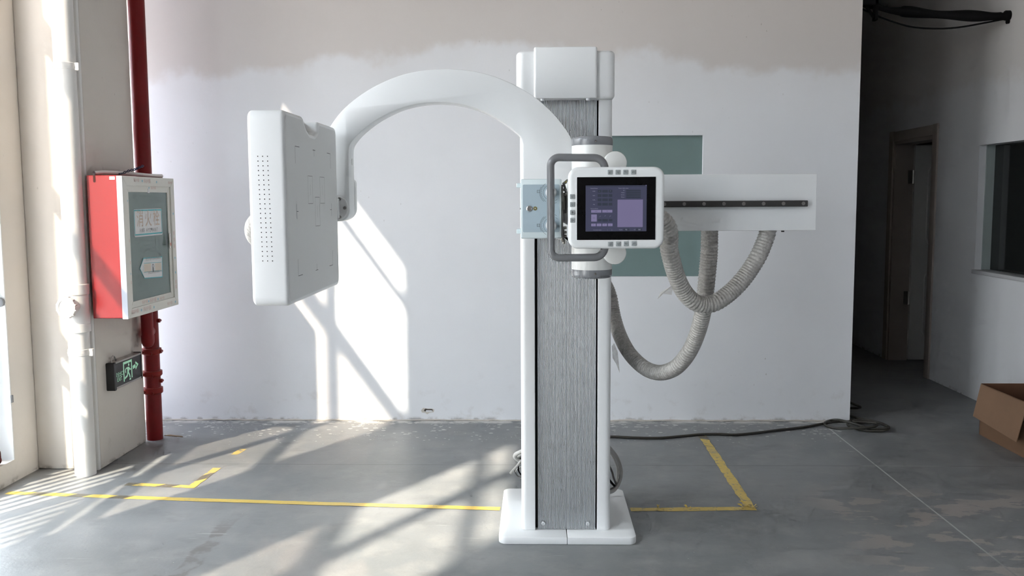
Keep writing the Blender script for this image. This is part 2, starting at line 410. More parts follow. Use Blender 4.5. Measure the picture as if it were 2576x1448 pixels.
rows = [(ZS + .04, 1.09), (1.19, 1.89), (1.99, 2.74), (2.89, 3.64), (3.72, ZT - .05)]
mull = {0: [-3.45, -3.35], 1: [.19, .33], 2: [3.45, 3.55], 3: [5.92, 5.92]}
for i, (a, b) in enumerate(bays):
    w = bpy.data.objects.new('window_%d' % (i + 3), None); C.objects.link(w); w.location = (-2.95, (a + b) / 2, ZS); WORLD[w.name] = Vector(w.location); w['kind'] = 'structure'
    f = MB(); x0, x1 = -2.965, -2.935
    f.box(x0, x1, a, a + .04, ZS, ZT).box(x0, x1, b - .1, b, ZS, ZT).box(x0, x1, a, b, ZS, ZS + .04).box(x0, x1, a, b, ZT - .05, ZT)
    for (z0, z1), (z2, z3) in zip(rows, rows[1:]): f.box(x0, x1, a, b, z1, z2)
    f.box(x0, x1, mull[i][0], mull[i][1], ZS, ZT)
    f.build('window_frame', frame_m, w)
    for ri, (z0, z1) in enumerate(rows):
        for (p, q) in ((a + .04, mull[i][0]), (mull[i][1], b - .1)):
            if q - p < .06: continue
            mm = clear
            if ri in (1, 2): mm = tint if i < 2 or q < 3.6 else tint2
            if i == 2 and q > 3.6 and ri > 2: mm = tint2
            if i == 2 and q > 3.6 and ri in (1, 2): mm = tint5
            if i == 2 and ri == 0: mm = tint4 if q < 3.6 else clear
            if i == 3: mm = tint3
            if i == 0: mm = tint6
            MB().quad((-2.95, p, z0), (-2.95, q, z0), (-2.95, q, z1), (-2.95, p, z1)).build('pane', mm, w)
    if i == 2:
        MB().box(-2.93, XL - .0005, 4.722, 4.73, ZS, ZT).build('reveal_brightener', white, w)  # added white sheet, stands in for strong daylight on the jamb
        MB().cyl((-2.829, 4.722, .972), (-2.829, 4.70, .972), .024, 20, .006).build('round_knob', grey_cap, w)
        MB().box(XL - .002, XL + .006, 4.725, 4.74, .43, .47, .002).build('latch_plate', grey_cap, w)
    if i == 2:
        for k in range(19):
            yy = 2.05 + k * .125
            MB().cyl((-3.06, yy, .05), (-3.06, yy, 1.12), .016, 8).build('railing_bar', grey_cap, w)
        for zz in (.32, 1.12): MB().box(-3.08, -3.04, 1.9, 4.45, zz - .03, zz + .03).build('railing_rail', grey_cap, w)
struct(MB().box(-3.34, -3.30, 3.85, 4.25, -.05, 6), 'added_sun_blocker', wall_p)  # unseen slab added outdoors to keep sun off part of the pilaster
# pilaster
struct(MB().box(XL, XP, 4.95, 5.545, 0, ZC, .008, 2), 'wall_pilaster', wall_p)
struct(MB().box(-2.478, XP, 4.922, 4.95, 0, ZC, .006, 2), 'trim_2', pvc)
# back wall with a window recess
struct(MB().box(XL, .06, YB, YB + .12, 0, ZC).box(1.092, XE, YB, YB + .12, 0, ZC).box(.06, 1.092, YB, YB + .12, 0, .98).box(.06, 1.092, YB, YB + .12, 1.91, ZC), 'wall_back', wall_b)
struct(MB().box(.06, 1.092, YB + .035, YB + .06, .98, 1.91), 'window_1', frost)
m = Flat((0, YB, 0), (1, 0, 0), (0, 0, 1), .0008)
hp = [(-.676, .112), (-.655, .135), (-.62, .128), (-.575, .128), (-.555, .118), (-.56, .095), (-.6, .088), (-.62, .075), (-.64, .09), (-.668, .092)]
hc = onY(1076, 1033, YB); k0 = (-.615, .106)
hole = thing('wall_hole', 'small chipped hole in the white back wall just above the floor', 'hole', (hc.x, YB, hc.z)); hole['kind'] = 'structure'
fl = Flat((hc.x, YB, hc.z), (1, 0, 0), (0, 0, 1), .0008)
fl.poly([((x - k0[0]) * .75, (z - k0[1]) * .75) for x, z in hp]).build('hole_edge', plaster, hole)
fl = Flat((hc.x, YB, hc.z), (1, 0, 0), (0, 0, 1), .0014)
fl.poly([((x - k0[0]) * .5 + .005, (z - k0[1]) * .42 + .004) for x, z in hp]).build('hole_depth', hole_dark, hole)
fl = Flat((hc.x, YB, hc.z), (1, 0, 0), (0, 0, 1), .002)
fl.poly(rpoly(rect(-.012, .03, -.008, .006), .004)).build('socket_box', sign_white, hole)
# right wall with door and window openings
DY0, DY1, DZ = 7.64, 8.47, 2.0
WY0, WY1, WZ0, WZ1 = 4.9, 6.855, .953, 1.873
m = MB()
m.box(XR, XR + .16, -6, WY0, 0, ZC).box(XR, XR + .16, WY0, WY1, 0, WZ0).box(XR, XR + .16, WY0, WY1, WZ1, ZC).box(XR, XR + .16, WY1, DY0, 0, ZC)
m.box(XR, XR + .16, DY0, DY1, DZ, ZC).box(XR, XR + .16, DY1, 11.2, 0, ZC)
struct(m, 'wall_right', wall_r)
w = bpy.data.objects.new('window_2', None); C.objects.link(w); w.location = (XR + .12, 5.9, WZ0); WORLD[w.name] = Vector(w.location); w['kind'] = 'structure'
MB().box(XR + .11, XR + .12, WY0, WY1 - .012, WZ0 + .01, WZ1).build('pane', dark_glass, w)
MB().box(XR + .05, XR + .155, WY1 - .012, WY1, WZ0, WZ1).build('window_frame', mat('grey_green_jamb', (.30, .35, .345), .5), w)
MB().box(XR - .012, XR + .12, WY0, WY1 + .02, WZ0 - .02, WZ0 + .008, .003).build('window_sill', mat('painted_sill', (.5, .51, .53), .5), w)
d = bpy.data.objects.new('door_1', None); C.objects.link(d); d.location = (XR, 8.05, 0); WORLD[d.name] = Vector(d.location); d['kind'] = 'structure'
m = MB()
m.box(XR - .014, XR + .004, DY0 - .09, DY0 + .0, 0, DZ + .09, .004).box(XR - .014, XR + .004, DY1, DY1 + .09, 0, DZ + .09, .004).box(XR - .012, XR + .004, DY0, DY1, DZ, DZ + .085, .004)
m.box(XR, XR + .17, DY0, DY0 + .03, 0, DZ).box(XR, XR + .17, DY1 - .03, DY1, 0, DZ).box(XR, XR + .17, DY0, DY1, DZ - .03, DZ)
m.build('door_frame', dark_trim, d)
lf = MB().box(XR + .165, XR + .965, DY1 - .07, DY1 - .032, .012, DZ - .04).build('door_leaf', door_white, d)
for (z0, z1) in ((1.05, 1.80), (.2, .85)):
    q = rpoly(rect(XR + .29, XR + .84, z0, z1), .09, 5)
    MB().tube([(x, DY1 - .071, z) for x, z in q] + [(q[0][0], DY1 - .071, q[0][1])], .012, 6, cap=False).build('panel_moulding', door_white, lf)
for z in (1.62, .52):
    MB().cyl((XR + .16, DY1 - .05, z), (XR + .16, DY1 - .05, z + .12), .011, 8).box(XR + .12, XR + .158, DY1 - .034, DY1 - .029, z, z + .12).build('hinge', dull_steel, d)
# dark rooms beyond
struct(MB().box(XE - .12, XE, YB + .12, 11.2, 0, ZC), 'wall_corridor', wall_d)
struct(MB().box(XE - .12, XR + .16, 11.2, 11.3, 0, ZC), 'wall_corridor_end', wall_d)
struct(MB().box(6.1, 6.2, 4, 11.2, 0, ZC).box(XR + .16, 6.1, 4, 4.1, 0, ZC).box(XR + .16, 6.1, 11.1, 11.2, 0, ZC), 'wall_side_room', wall_d)
struct(MB().box(-3.2, 6.2, -6.1, -6, 0, ZC), 'wall_front', mat('dark_rear_wall', (.22, .21, .2), .9))
# plaster ridge at the foot of the back wall
m = MB()
for a, b in ((-2.6, -.1), (.35, 2.08)):
    ps = []; x = a
    while x < b: ps.append((x, YB - .004 - random.random() * .006, .002 + random.random() * .006)); x += .05
    m.tube(ps, .009, 6, rf=lambda i: .004 + .003 * ((i * 7919) % 13) / 13)
struct(m, 'plaster_ridge', plaster)

# ------------------------------------------------------------------ X-ray machine
XM = thing('xray_machine', 'white floor-standing X-ray machine with arched arm and touch screen in the middle of the room', 'x-ray machine', (.127, 4.2, 0))
# base: two halves
for x0, x1, rr in ((-.172, .1265, [.035, 0, 0, .035]), (.1285, .43, [0, .035, .035, 0])):
    MB().prism(rpoly(rect(x0, x1, 3.862, 4.54), rr), 'z', 0, .032, .004, 2).build('base_plate', white, XM)
# column
CY0, CY1 = 3.95, 4.36
for x0, x1, rr in ((-.073, -.011, [.024, .002, .002, .024]), (.263, .321, [.002, .024, .024, .002])):
    MB().prism(rpoly(rect(x0, x1, CY0, CY1), rr), 'z', .032, 1.95, .002, 1).build('column_post', white, XM)
MB().box(-.012, .264, 3.985, CY1 - .01, .032, 1.95).build('column_core', slot_black, XM)
N = 42; x0, x1 = 0., .256; pr = []
for i in range(N * 8 + 1):
    t = i / (N * 8); pr.append((x0 + (x1 - x0) * t, 3.962 - .0028 * abs(math.sin(PI * N * t)) ** .7))
pr += [(x1, 3.985), (x0, 3.985)]
rp = MB().prism(pr, 'z', .034, 1.945).build('ribbed_panel', ribs, XM, ang=60)
for x in (.024, .222):
    MB().lathe([(.0001, 0), (.0035, 0), (.0035, .004), (.0075, .004), (.0085, .001), (.0085, -.004)], (x, 3.953, .062), (0, -1, 0), 16).build('screw', sign_white, rp)
# head cover
hc_ = MB()
hc_.prism(rpoly(rect(-.087, .329, 3.915, 4.40), .034, 6), 'z', 1.9165, 2.118, .018, 4)
hc_.prism(rpoly([(-.012, 3.93), (-.012, 3.895), (.252, 3.895), (.252, 3.93)], [0, .010, .010, 0], 4), 'z', 1.9175, 2.131, .008, 2)
hcv = hc_.build('head_cover', white, XM)
for x in (.024, .215): MB().lathe([(.009, 0), (.009, .008), (.004, .011)], (x, 3.905, 1.918), (0, 0, -1), 14).build('screw', sign_white, hcv)
# carriage and arm
MB().box(-.05, .30, 3.74, 3.945, 1.36, 1.60, .01, 2).build('carriage', white, XM)
hub = MB().lathe([(.135, 0), (.146, .006), (.148, .012), (.148, .045)], (.125, 3.70, 1.478), (0, 1, 0), 48).build('arm_hub', white_warm, XM)
outer = [(-.845, 1.70), (-.826, 1.755), (-.801, 1.797), (-.764, 1.843), (-.721, 1.881), (-.666, 1.919), (-.605, 1.951), (-.541, 1.976), (-.475, 1.992), (-.401, 2.001), (-.324, 2.002), (-.25, 1.994), (-.193, 1.981), (-.139, 1.963), (-.072, 1.932), (.0, 1.886), (.06, 1.833), (.102, 1.783), (.131, 1.738), (.15, 1.69)]
inner = [(-.055, 1.715), (-.066, 1.742), (-.099, 1.771), (-.14, 1.801), (-.185, 1.828), (-.233, 1.849), (-.31, 1.869), (-.387, 1.875), (-.465, 1.869), (-.543, 1.849), (-.622, 1.811), (-.685, 1.766), (-.72, 1.73), (-.735, 1.705), (-.738, 1.675)]
foot = rpoly([(-.738, 1.5), (-.738, 1.415), (-.845, 1.415), (-.845, 1.5)], [0, .05, .05, 0], 8)
hubp = rpoly([(.27, 1.62), (.27, 1.345), (-.055, 1.345), (-.055, 1.5)], [.05, .06, .03, 0], 6)
prof = [tuple(p) for p in spline([(x, z, 0) for x, z in outer], 3)]
prof = [(p[0], p[1]) for p in prof] + hubp + [(p[0], p[1]) for p in spline([(x, z, 0) for x, z in inner], 3)] + foot
arm = MB().prism(prof, 'y', 3.60, 3.70, .005, 2).build('arched_arm', white, XM, ang=40)
MB().prism(rpoly(rect(-.842, -.735, 1.415, 1.585), [.05, .05, .02, .02], 6), 'y', 3.70, 3.735, .005, 2).build('foot_backing', white, arm)
MB().lathe([(.013, 0), (.013, .0015)], (-.7382, 3.663, 1.65), (1, 0, 0), 24).build('oval_plug', face_grey, arm)
fg = MB().lathe([(.052, 0), (.052, .010), (.049, .013)], (-.795, 3.60, 1.468), (0, -1, 0), 36).build('mount_flange', face_grey, arm)
fuse(fg, *[MB().lathe([(.0065, 0), (.0065, .006), (.004, .007), (.003, .003)], (-.795 + .040 * math.cos(math.radians(a)), 3.587, 1.468 + .040 * math.sin(math.radians(a))), (0, -1, 0), 12).build('screw', dull_steel, arm) for a in (-62, 0, 62, 180)])
MB().box(-.835, -.775, 3.555, 3.59, 1.428, 1.505, .002, 1).build('mount_block', white, arm)
# detector
XF, XK = -.778, -.892; ND, FD, ZB, ZU = 2.82, 3.565, 1.168, 1.777
out = rpoly([(ND, ZB), (FD, ZB), (FD, ZU), (3.278, ZU), (3.262, ZU - .036), (3.218, ZU - .052), (3.15, ZU - .052), (3.105, ZU - .036), (3.06, ZU), (ND, ZU)], [.03, .03, .03, .02, .035, .03, .03, .035, .03, .03], 7)
det = MB().prism(out, 'x', XF, XK, .012, 4)
det.box(XK + .004, XF - .052, 3.04, 3.30, ZU - .08, ZU - .0008, .001, 1)
det = det.build('detector_housing', white, XM, ang=50)
MB().prism(rpoly(out, 0), 'x', XF + .0004, XF - .002) .b.free()
ins = rpoly([(ND + .014, ZB + .014), (FD - .014, ZB + .014), (FD - .014, ZU - .014), (3.285, ZU - .014), (3.27, ZU - .048), (3.22, ZU - .066), (3.145, ZU - .066), (3.095, ZU - .048), (3.05, ZU - .014), (ND + .014, ZU - .014)], [.022, .022, .022, .02, .02, .02, .02, .02, .022, .022], 5)
Flat((XF, 0, 0), (0, 1, 0), (0, 0, 1), .0005).poly(ins).build('front_panel', face_grey, det); fpn = bpy.context.scene.objects['front_panel']
Y0, Y1, Z0, Z1 = 2.946, 3.448, 1.254, 1.672; a = .055; lw = .0019; YM, ZM = (Y0 + Y1) / 2, (Z0 + Z1) / 2
f = Flat((XF, 0, 0), (0, 1, 0), (0, 0, 1), .0011)
f.path([(Y0, Z1 - a), (Y0, Z1), (Y0 + a, Z1)], lw).path([(Y1 - a, Z1), (Y1, Z1), (Y1, Z1 - a)], lw).path([(Y0, Z0 + a), (Y0, Z0), (Y0 + a, Z0)], lw).path([(Y1 - a, Z0), (Y1, Z0), (Y1, Z0 + a)], lw)
f.line((YM, Z1), (YM, Z1 - .022), lw).line((YM - .018, Z1), (YM + .018, Z1), lw).line((YM, Z0), (YM, Z0 + .022), lw).line((YM - .018, Z0), (YM + .018, Z0), lw)
f.line((Y0, ZM - .024), (Y0, ZM + .024), lw).line((Y0, ZM), (Y0 + .022, ZM), lw).line((Y1, ZM - .024), (Y1, ZM + .024), lw).line((Y1, ZM), (Y1 - .02, ZM), lw)
lw = .0012
for y0, y1, z0, z1 in ((3.10, 3.165, 1.487, 1.582), (3.272, 3.342, 1.487, 1.582), (3.195, 3.262, 1.408, 1.51)):
    f.frame(y0, y1, z0, z1, lw); f.line(((y0 + y1) / 2, z0 + .03), ((y0 + y1) / 2, z1 - .03), .001)
fuse(fpn, f.build('alignment_marks', mark_ink, det))
f = Flat((0, ND, 0), (1, 0, 0), (0, 0, 1), .0008)
for r in range(23):
    for c in range(3):
        p = onY(648.5 + c * 12.2 + r * .58, 393 + r * 11.95, ND); f.disc((p.x, p.z), .0018, 8)
fuse(det, f.build('vent_holes', hole_ink, det))
# beam and rail
bm = MB().box(.15, 1.092, 3.62, 3.72, 1.371, 1.592, .004, 2).build('beam', white, XM)
rl = MB().box(.28, 1.052, 3.596, 3.62, 1.4645, 1.4885, .002, 1).build('guide_rail', rail_grey, XM)
for i in range(10):
    x = 1.034 - i * .0768
    MB().lathe([(.0001, .001), (.0035, .001), (.004, .003), (.0065, .003), (.0072, 0)], (x, 3.596, 1.4768), (0, -1, 0), 14).build('bolt', dull_steel, rl)
MB().box(.97, .98, 3.66, 3.67, 1.364, 1.372).build('bolt', rail_grey, bm)
# tube head
TX, TY = .1935, 3.25
sl = MB().box(.11, .28, 3.34, 3.594, 1.40, 1.56, .008, 2).build('tube_slide', white_warm, XM)
tb = MB()
tb.lathe([(.070, 1.245), (.0715, 1.25), (.0715, 1.69), (.070, 1.695)], (TX, TY, 0), (0, 0, 1), 56)
for z in (1.621, 1.312):
    R = .040; ccx = .268
    tb.lathe([(R, .12), (R, .005), (R - .0015, .0015), (R - .005, 0)], (ccx, 3.165, z), (0, 1, 0), 40)
    tb.prism([(ccx, z + R * .9), (ccx, z - R * .9), (TX, z - .05), (TX, z + .05)], 'y', 3.21, 3.26, .004, 2)
tube = tb.build('tube_housing', white_warm, XM)
for z0, z1 in ((1.686, 1.7145), (1.249, 1.2205)):
    s = 1 if z1 > z0 else -1; L = abs(z1 - z0)
    cp = MB().lathe([(.0723, -.002), (.0725, 0), (.0725, L * .55), (.0705, L * .8), (.066, L * .96), (.060, L), (.02, L)], (TX, TY, z0), (0, 0, s), 56).build('end_cap', grey_cap, tube)
    fuse(cp, MB().cyl((TX + .008, TY - .0715, z0 + s * .010), (TX + .008, TY - .0745, z0 + s * .010), .003, 10).build('screw', steel, tube))
# collimator
CF = 3.13; cx0, cx1, cz0, cz1 = -.056, .083, 1.366, 1.567
cl = MB().prism(rpoly(rect(cx0, cx1, cz0, cz1), .005, 3), 'y', CF, 3.34, .004, 2).box(cx0 - .001, cx1 + .001, CF + .004, 3.34, cz0 - .002, cz0 + .012, .005, 2).build('collimator', blue_white, XM)
def cp(x, y, Y=CF): return onY(x, y, Y)
def pl(a, b): return (onY(a, b, CF).x, onY(a, b, CF).z)
ax0, az1 = pl(1315, 464); ax1, az0 = pl(1407.5, 583.5)
MB().prism(rpoly(rect(ax0, ax1, az0, az1), .004, 3), 'y', CF - .0008, CF + .002).build('control_panel', panel_blue, cl); cpn = bpy.context.scene.objects['control_panel']
f = Flat((0, CF - .0008, 0), (1, 0, 0), (0, 0, 1), .0004)
kn = []
for (px, py), sg in (((1386, 484), -1), ((1386.5, 567), 1)):
    c = pl(px, py); kn.append(c)
    for R, a0, a1 in ((.0385, 150, 232), (.0350, 120, 240), (.026, 120, 235)): f.arc(c, R, sg * -a0, sg * -a1, .0009, 18)
    f.arc(c, .0385, -60 * -sg, -85 * -sg, .0009, 8).arc(c, .031, -45 * -sg, -62 * -sg, .0009, 8)
    for k in range(9):
        aa = math.radians(sg * -(140 + k * 11)); f.line((c[0] + .0305 * math.cos(aa), c[1] + .0305 * math.sin(aa)), (c[0] + .0325 * math.cos(aa), c[1] + .0325 * math.sin(aa)), .0012)
    u = pl(1354.5, 481.5 if sg < 0 else 566.5)
    f.frame(u[0] - .0048, u[0] + .0048, u[1] - .0048, u[1] + .0048, .0008); f.line((u[0] - .002, u[1] - .004), (u[0] - .002, u[1] + .004), .0006).line((u[0] + .002, u[1] - .004), (u[0] + .002, u[1] + .004), .0006)
fuse(cpn, f.build('dial_scale', mark_ink, cl))
for c in kn: MB().lathe([(.019, 0), (.019, .003), (.0172, .004), (.0165, .024), (.014, .027)], (c[0], CF, c[1]), (0, -1, 0), 36).build('knob', sign_white, cl)
c = pl(1331.5, 524.5); MB().lathe([(.0098, 0), (.0098, .004), (.0075, .005), (.007, .0035), (.002, .0035)], (c[0], CF, c[1]), (0, -1, 0), 28).build('push_button', steel, cl)
c = pl(1346.5, 524); lp = MB().lathe([(.0064, 0), (.0064, .002), (.0035, .002), (.0025, .001)], (c[0], CF, c[1]), (0, -1, 0), 24).build('lamp_ring', brass, cl)
fuse(lp, MB().lathe([(.0024, .001), (.002, .003), (.0005, .0035)], (c[0], CF, c[1]), (0, -1, 0), 12).build('lamp_lens', sign_white, cl))
for py in (466, 582):
    c = onY(1305, py, 3.2); MB().box(c.x - .008, cx0 + .002, 3.19, 3.30, c.z - .0075, c.z + .0075, .002, 1).build('side_lug', blue_white, cl)
c = onY(1309, 524.5, 3.2); MB().cyl((cx0 + .001, 3.18, c.z), (c.x - .001, 3.18, c.z), .003, 10).build('screw', dull_steel, cl)
br = MB().box(.0845, .0895, 3.145, 3.31, 1.352, 1.548, .001, 1)
for z in (1.53, 1.515, 1.40, 1.385, 1.372): br.box(.0895, .102, 3.15, 3.17, z - .005, z + .005, .002, 1)
br = br.build('mount_plate', dull_steel, XM)
MB().cyl((.092, 3.16, 1.345), (.092, 3.16, 1.36), .0055, 14, .001).cyl((.092, 3.16, 1.36), (.092, 3.16, 1.395), .0022, 10).build('thumb_screw', dull_steel, br)
MB().lathe([(.064, 0), (.06, .02), (.052, .034)], (.126, 3.25, 1.4675), (-1, 0, 0), 36).build('tube_port', white_warm, tube)
MB().tube(spline([(.10, 3.19, 1.555), (.092, 3.16, 1.55), (.096, 3.15, 1.535), (.1, 3.16, 1.50), (.098, 3.16, 1.45)], 6), .004, 8).build('cable', cable_dark, br)
MB().tube(spline([(.088, 3.165, 1.375), (.10, 3.16, 1.365), (.115, 3.17, 1.352)], 6), .004, 8).build('cable', cable_black, br)
lb = MB().prism([(.086, 1.553), (.103, 1.567), (.108, 1.561), (.090, 1.545)], 'y', 3.15, 3.17).build('corner_bracket', dull_steel, br)
fuse(lb, Flat((0, 3.15, 0), (1, 0, 0), (0, 0, 1), .0005).poly([(.0945, 1.555), (.1005, 1.560), (.1005, 1.5545)]).build('warning_sticker', mat('yellow_sticker', (.55, .45, .03), .5), br))
# console
KF = 2.99; KB = 3.035
def kp(x, y, Y=KF): q = onY(x, y, Y); return (q.x, q.z)
x0, z1 = kp(1429.5, 420); x1, z0 = kp(1670.5, 625)
shell = MB().prism(rpoly(rect(x0, x1, z0, z1), .034, 10), 'y', KF, KB, .012, 4)
con = shell.build('console', mat('console_white', (.74, .765, .77), .36, var=.012), XM, ang=40)
sx0, sz1 = kp(1451.5, 445.5); sx1, sz0 = kp(1648, 602.5)
MB().box(sx0 - .0014, sx1 + .0014, KF - .0012, KF + .004, sz0 - .0014, sz1 + .0014, .0006, 1).build('screen_bezel', white, con)
gl = MB().box(sx0, sx1, KF - .0018, KF + .004, sz0, sz1).build('screen_glass', mat('black_screen_glass', (.004, .004, .0045), .25, var=.1, spec=.15), con)
S = lambda zx, zy: kp(1460 + zx / 9.655, 450 + zy / 9.655)
c_bg, c_lt, c_dk, c_key, c_tx, c_ktx = emis('screen_navy', lin(58, 60, 82)), emis('screen_lilac', lin(110, 104, 138)), emis('screen_dark_field', lin(44, 50, 64)), emis('screen_key', lin(118, 112, 146)), emis('screen_text', lin(138, 138, 158)), emis('screen_key_text', lin(70, 66, 96))
def sr(fl, a, b, c_, d_): p = S(a, d_); q = S(c_, b); fl.r(p[0], q[0], p[1], q[1])
lcd = Flat((0, KF - .0018, 0), (1, 0, 0), (0, 0, 1), .0003); sr(lcd, 125, 150, 1612, 1272); lcd = lcd.build('display', c_bg, con)
f = Flat((0, KF - .0018, 0), (1, 0, 0), (0, 0, 1), .0006); sr(f, 897, 497, 1518, 1167); LC = [f.build('image_area', c_lt, con)]
f = Flat((0, KF - .0018, 0), (1, 0, 0), (0, 0, 1), .0006)
for r in range(4):
    for a_, b_ in ((418, 512), (530, 666), (684, 775)): sr(f, a_, 262 + r * 105, b_, 330 + r * 105)
    sr(f, 1110, 258 + r * 54, 1465, 304 + r * 54)
sr(f, 530, 970, 666, 1035); sr(f, 425, 970, 515, 1030); sr(f, 690, 970, 775, 1030); sr(f, 1040, 1200, 1190, 1255); sr(f, 1350, 1200, 1490, 1255); sr(f, 125, 160, 1612, 186)
LC.append(f.build('dark_fields', c_dk, con))
f = Flat((0, KF - .0018, 0), (1, 0, 0), (0, 0, 1), .0006)
for q in ((260, 750, 508, 818), (530, 748, 775, 815), (262, 860, 398, 1032), (262, 1082, 375, 1148), (397, 1081, 510, 1146), (532, 1080, 645, 1145), (668, 1078, 781, 1144), (1585, 143, 1605, 175)): sr(f, *q)
LC.append(f.build('screen_keys', c_key, con))
f = Flat((0, KF - .0018, 0), (1, 0, 0), (0, 0, 1), .0009)
def st(body, x, y, s, al='CENTER'): p = S(x, y); f.text(body, p[0], p[1], s * .000137, align=al)
for b_, x_, y_ in (('mAs', 326, 296), ('mA', 326, 402), ('mAs', 328, 508), ('ms', 328, 612)): st(b_, x_, y_, 36)
st('Control Panel', 240, 230, 30, 'LEFT'); st('Control Mode', 248, 720, 30, 'LEFT'); st('Patient information', 925, 226, 30, 'LEFT')
for b_, y_ in (('ID', 278), ('Name', 332), ('ID Info', 386), ('Physic', 440)): st(b_, 1070, y_, 30, 'RIGHT')
st('Generator status', 410, 1237, 28); st('Rotate', 975, 1230, 28); st('90', 1112, 1230, 44); st('HT', 1315, 1230, 28); st('100', 1427, 1228, 44)
st('-', 462, 292, 36); st('+', 728, 292, 36); st('1', 657, 1238, 30); st('2', 762, 1238, 30)
for c0 in ((478, 905), (600, 893), (722, 900)): p, q = S(c0[0] - 14, c0[1] + 12), S(c0[0] + 14, c0[1] - 12); f.line(p, q, .0005)
LC.append(f.build('screen_text', c_tx, con))
f = Flat((0, KF - .0018, 0), (1, 0, 0), (0, 0, 1), .0009)
for b_, x_, y_ in (('RAD', 384, 784), ('BK', 652, 783), ('AEC', 330, 947), ('F', 316, 1115), ('S', 453, 1114), ('M', 588, 1113), ('L', 724, 1112)): st(b_, x_, y_, 32)
LC.append(f.build('key_text', c_ktx, con)); fuse(lcd, *LC)
keys = [(1534.6 + i * 19.65, 433 - i * .15) for i in range(4)] + [(1535.6 + i * 19.7, 613.5 - i * .35) for i in range(4)] + [(1439.8 + i * .2, 494.3 + i * 19.8) for i in range(4)]
key0 = None
for i, (px, py) in enumerate(keys):
    c = kp(px, py); h = .0078
    kb = MB().prism(rpoly(rect(c[0] - h, c[0] + h, c[1] - h, c[1] + h), .002, 3), 'y', KF - .0025, KF + .002, .0012, 2).build('key', key_grey, con)
    f = Flat((c[0], KF - .0025, c[1]), (1, 0, 0), (0, 0, 1), .0005)
    g = .0035
    if i < 8:
        f.frame(-.0030, .0002, -.0012, .0026, .0006); f.arc((.002, .0008), .0018, -100, 100, .0006, 8).line((.0002, .0026), (.002, .0026), .0006).line((.0002, -.0010), (.002, -.0010), .0006)
        if i == 0: f.line((-.0035, -.001), (.0012, -.0045), .0013)
        if i == 1: f.line((.0002, -.002), (.0025, -.0045), .0013)
        if i == 2: f.line((-.0045, .0015), (-.001, .0042), .0012)
        if i == 3: f.line((-.005, .0005), (-.002, -.002), .0014)
        if i == 4: f.poly([(-.0035, -.0042), (.0005, -.0042), (-.0012, -.0025)])
        if i == 5: f.poly([(.0, -.0033), (.004, -.0036), (.0015, -.0048), (.0, -.0045)])
        if i == 6: f.poly([(-.005, .0015), (-.0025, .0015), (-.0037, .0045)])
        if i == 7: f.poly([(-.005, -.001), (-.0025, .0005), (-.004, -.0045)])
    elif i == 8: f.frame(-.002, .0018, -.0045, .001, .0006).path([(-.004, .0005), (-.003, .003), (.003, .003)], .0007)
    elif i == 9: f.frame(-.0012, .002, -.0045, -.0005, .0006).path([(-.004, .0002), (-.002, .0022), (.003, .0022), (.003, .0005)], .0007)
    elif i == 10: f.line((-.001, -.004), (-.001, .004), .0016).line((-.004, .0005), (.004, .0005), .0008).frame(.0, .0035, -.001, .002, .0006)
    else: f.path([(-.0025, .0035), (.0032, 0), (-.0025, -.0035), (-.0025, .0035)], .0008)
    fuse(kb, f.build('key_symbol', mark_ink, con))
MB().box(.19, .33, KB - .002, 3.06, 1.40, 1.54, .006, 2).box(.15, .28, 3.058, 3.185, 1.43, 1.51, .004, 1).build('console_mount', white_warm, XM)
HY = 3.05
hp_ = rpoly([(q.x, q.z) for q in [onY(*p, HY) for p in ((1521.5, 470), (1521.5, 397), (1385, 395.5), (1386, 648.5), (1521.5, 647), (1521.5, 570))]], [0, .036, .028, .028, .036, 0], 8)[0:]
MB().tube([(x, HY, z) for x, z in hp_], .0128, 16).build('handle', grey_tube, XM)
# flexible ducts
def duct_path(pp): return even(spline([onY(x, y, Y) for x, y, Y in pp], 14), .0021)
def duct_mesh(pts, r=.0335):
    P = even(spline(pts, 14), .0021)
    ph = [0.]
    for i in range(len(P)): ph.append(ph[-1] + .0021 * (1 + .12 * math.sin(i * .11) + .1 * math.sin(i * .037)))
    return MB().tube(P, r, 20, rf=lambda i: r * (1 + .042 * math.sin(2 * PI * ph[i] / .0128)) * (1 + .02 * math.sin(i * .021)))
d1 = [(.318, 3.36, 1.49)] + [onY(x, y, Y) for x, y, Y in ((1672, 560, 3.40), (1684, 630, 3.46), (1700, 690, 3.52), (1722, 735, 3.56), (1752, 762, 3.59), (1790, 764, 3.61), (1828, 742, 3.63), (1868, 703, 3.65), (1904, 650, 3.66), (1926, 600, 3.67), (1934, 568, 3.67))]
D1 = duct_mesh(d1).build('flexible_duct', duct, XM, ang=80)
d2 = [onY(x, y, Y) for x, y, Y in ((1785, 566, 3.68), (1784, 630, 3.69), (1779, 690, 3.71), (1773, 750, 3.74), (1765, 800, 3.78), (1750, 850, 3.84), (1728, 893, 3.9), (1698, 925, 3.97), (1660, 937, 4.05), (1622, 925, 4.14), (1585, 890, 4.25), (1560, 845, 4.36), (1544, 795, 4.44), (1533, 740, 4.47), (1510, 700, 4.44))] + [(.19, 4.40, 1.235), (.14, 4.34, 1.245)]
D2 = duct_mesh(d2).build('flexible_duct', duct, XM, ang=80)
duct_mesh([(-.88, 3.2, 1.485), (-.95, 3.2, 1.45), (-1.005, 3.235, 1.405), (-1.015, 3.32, 1.36), (-.98, 3.46, 1.37), (-.915, 3.62, 1.43), (-.865, 3.68, 1.45), (-.84, 3.69, 1.46)]).build('flexible_duct', duct, XM, ang=80)
def scrap(pts, Y, par):
    m = MB(); P = [onY(x, y, Y + .006 * ((i * 5) % 3)) for i, (x, y) in enumerate(pts)]
    for i in range(1, len(P) - 1): m.quad(P[0], P[i], P[i + 1])
    m.build('film_scrap', film, par, recalc=False)
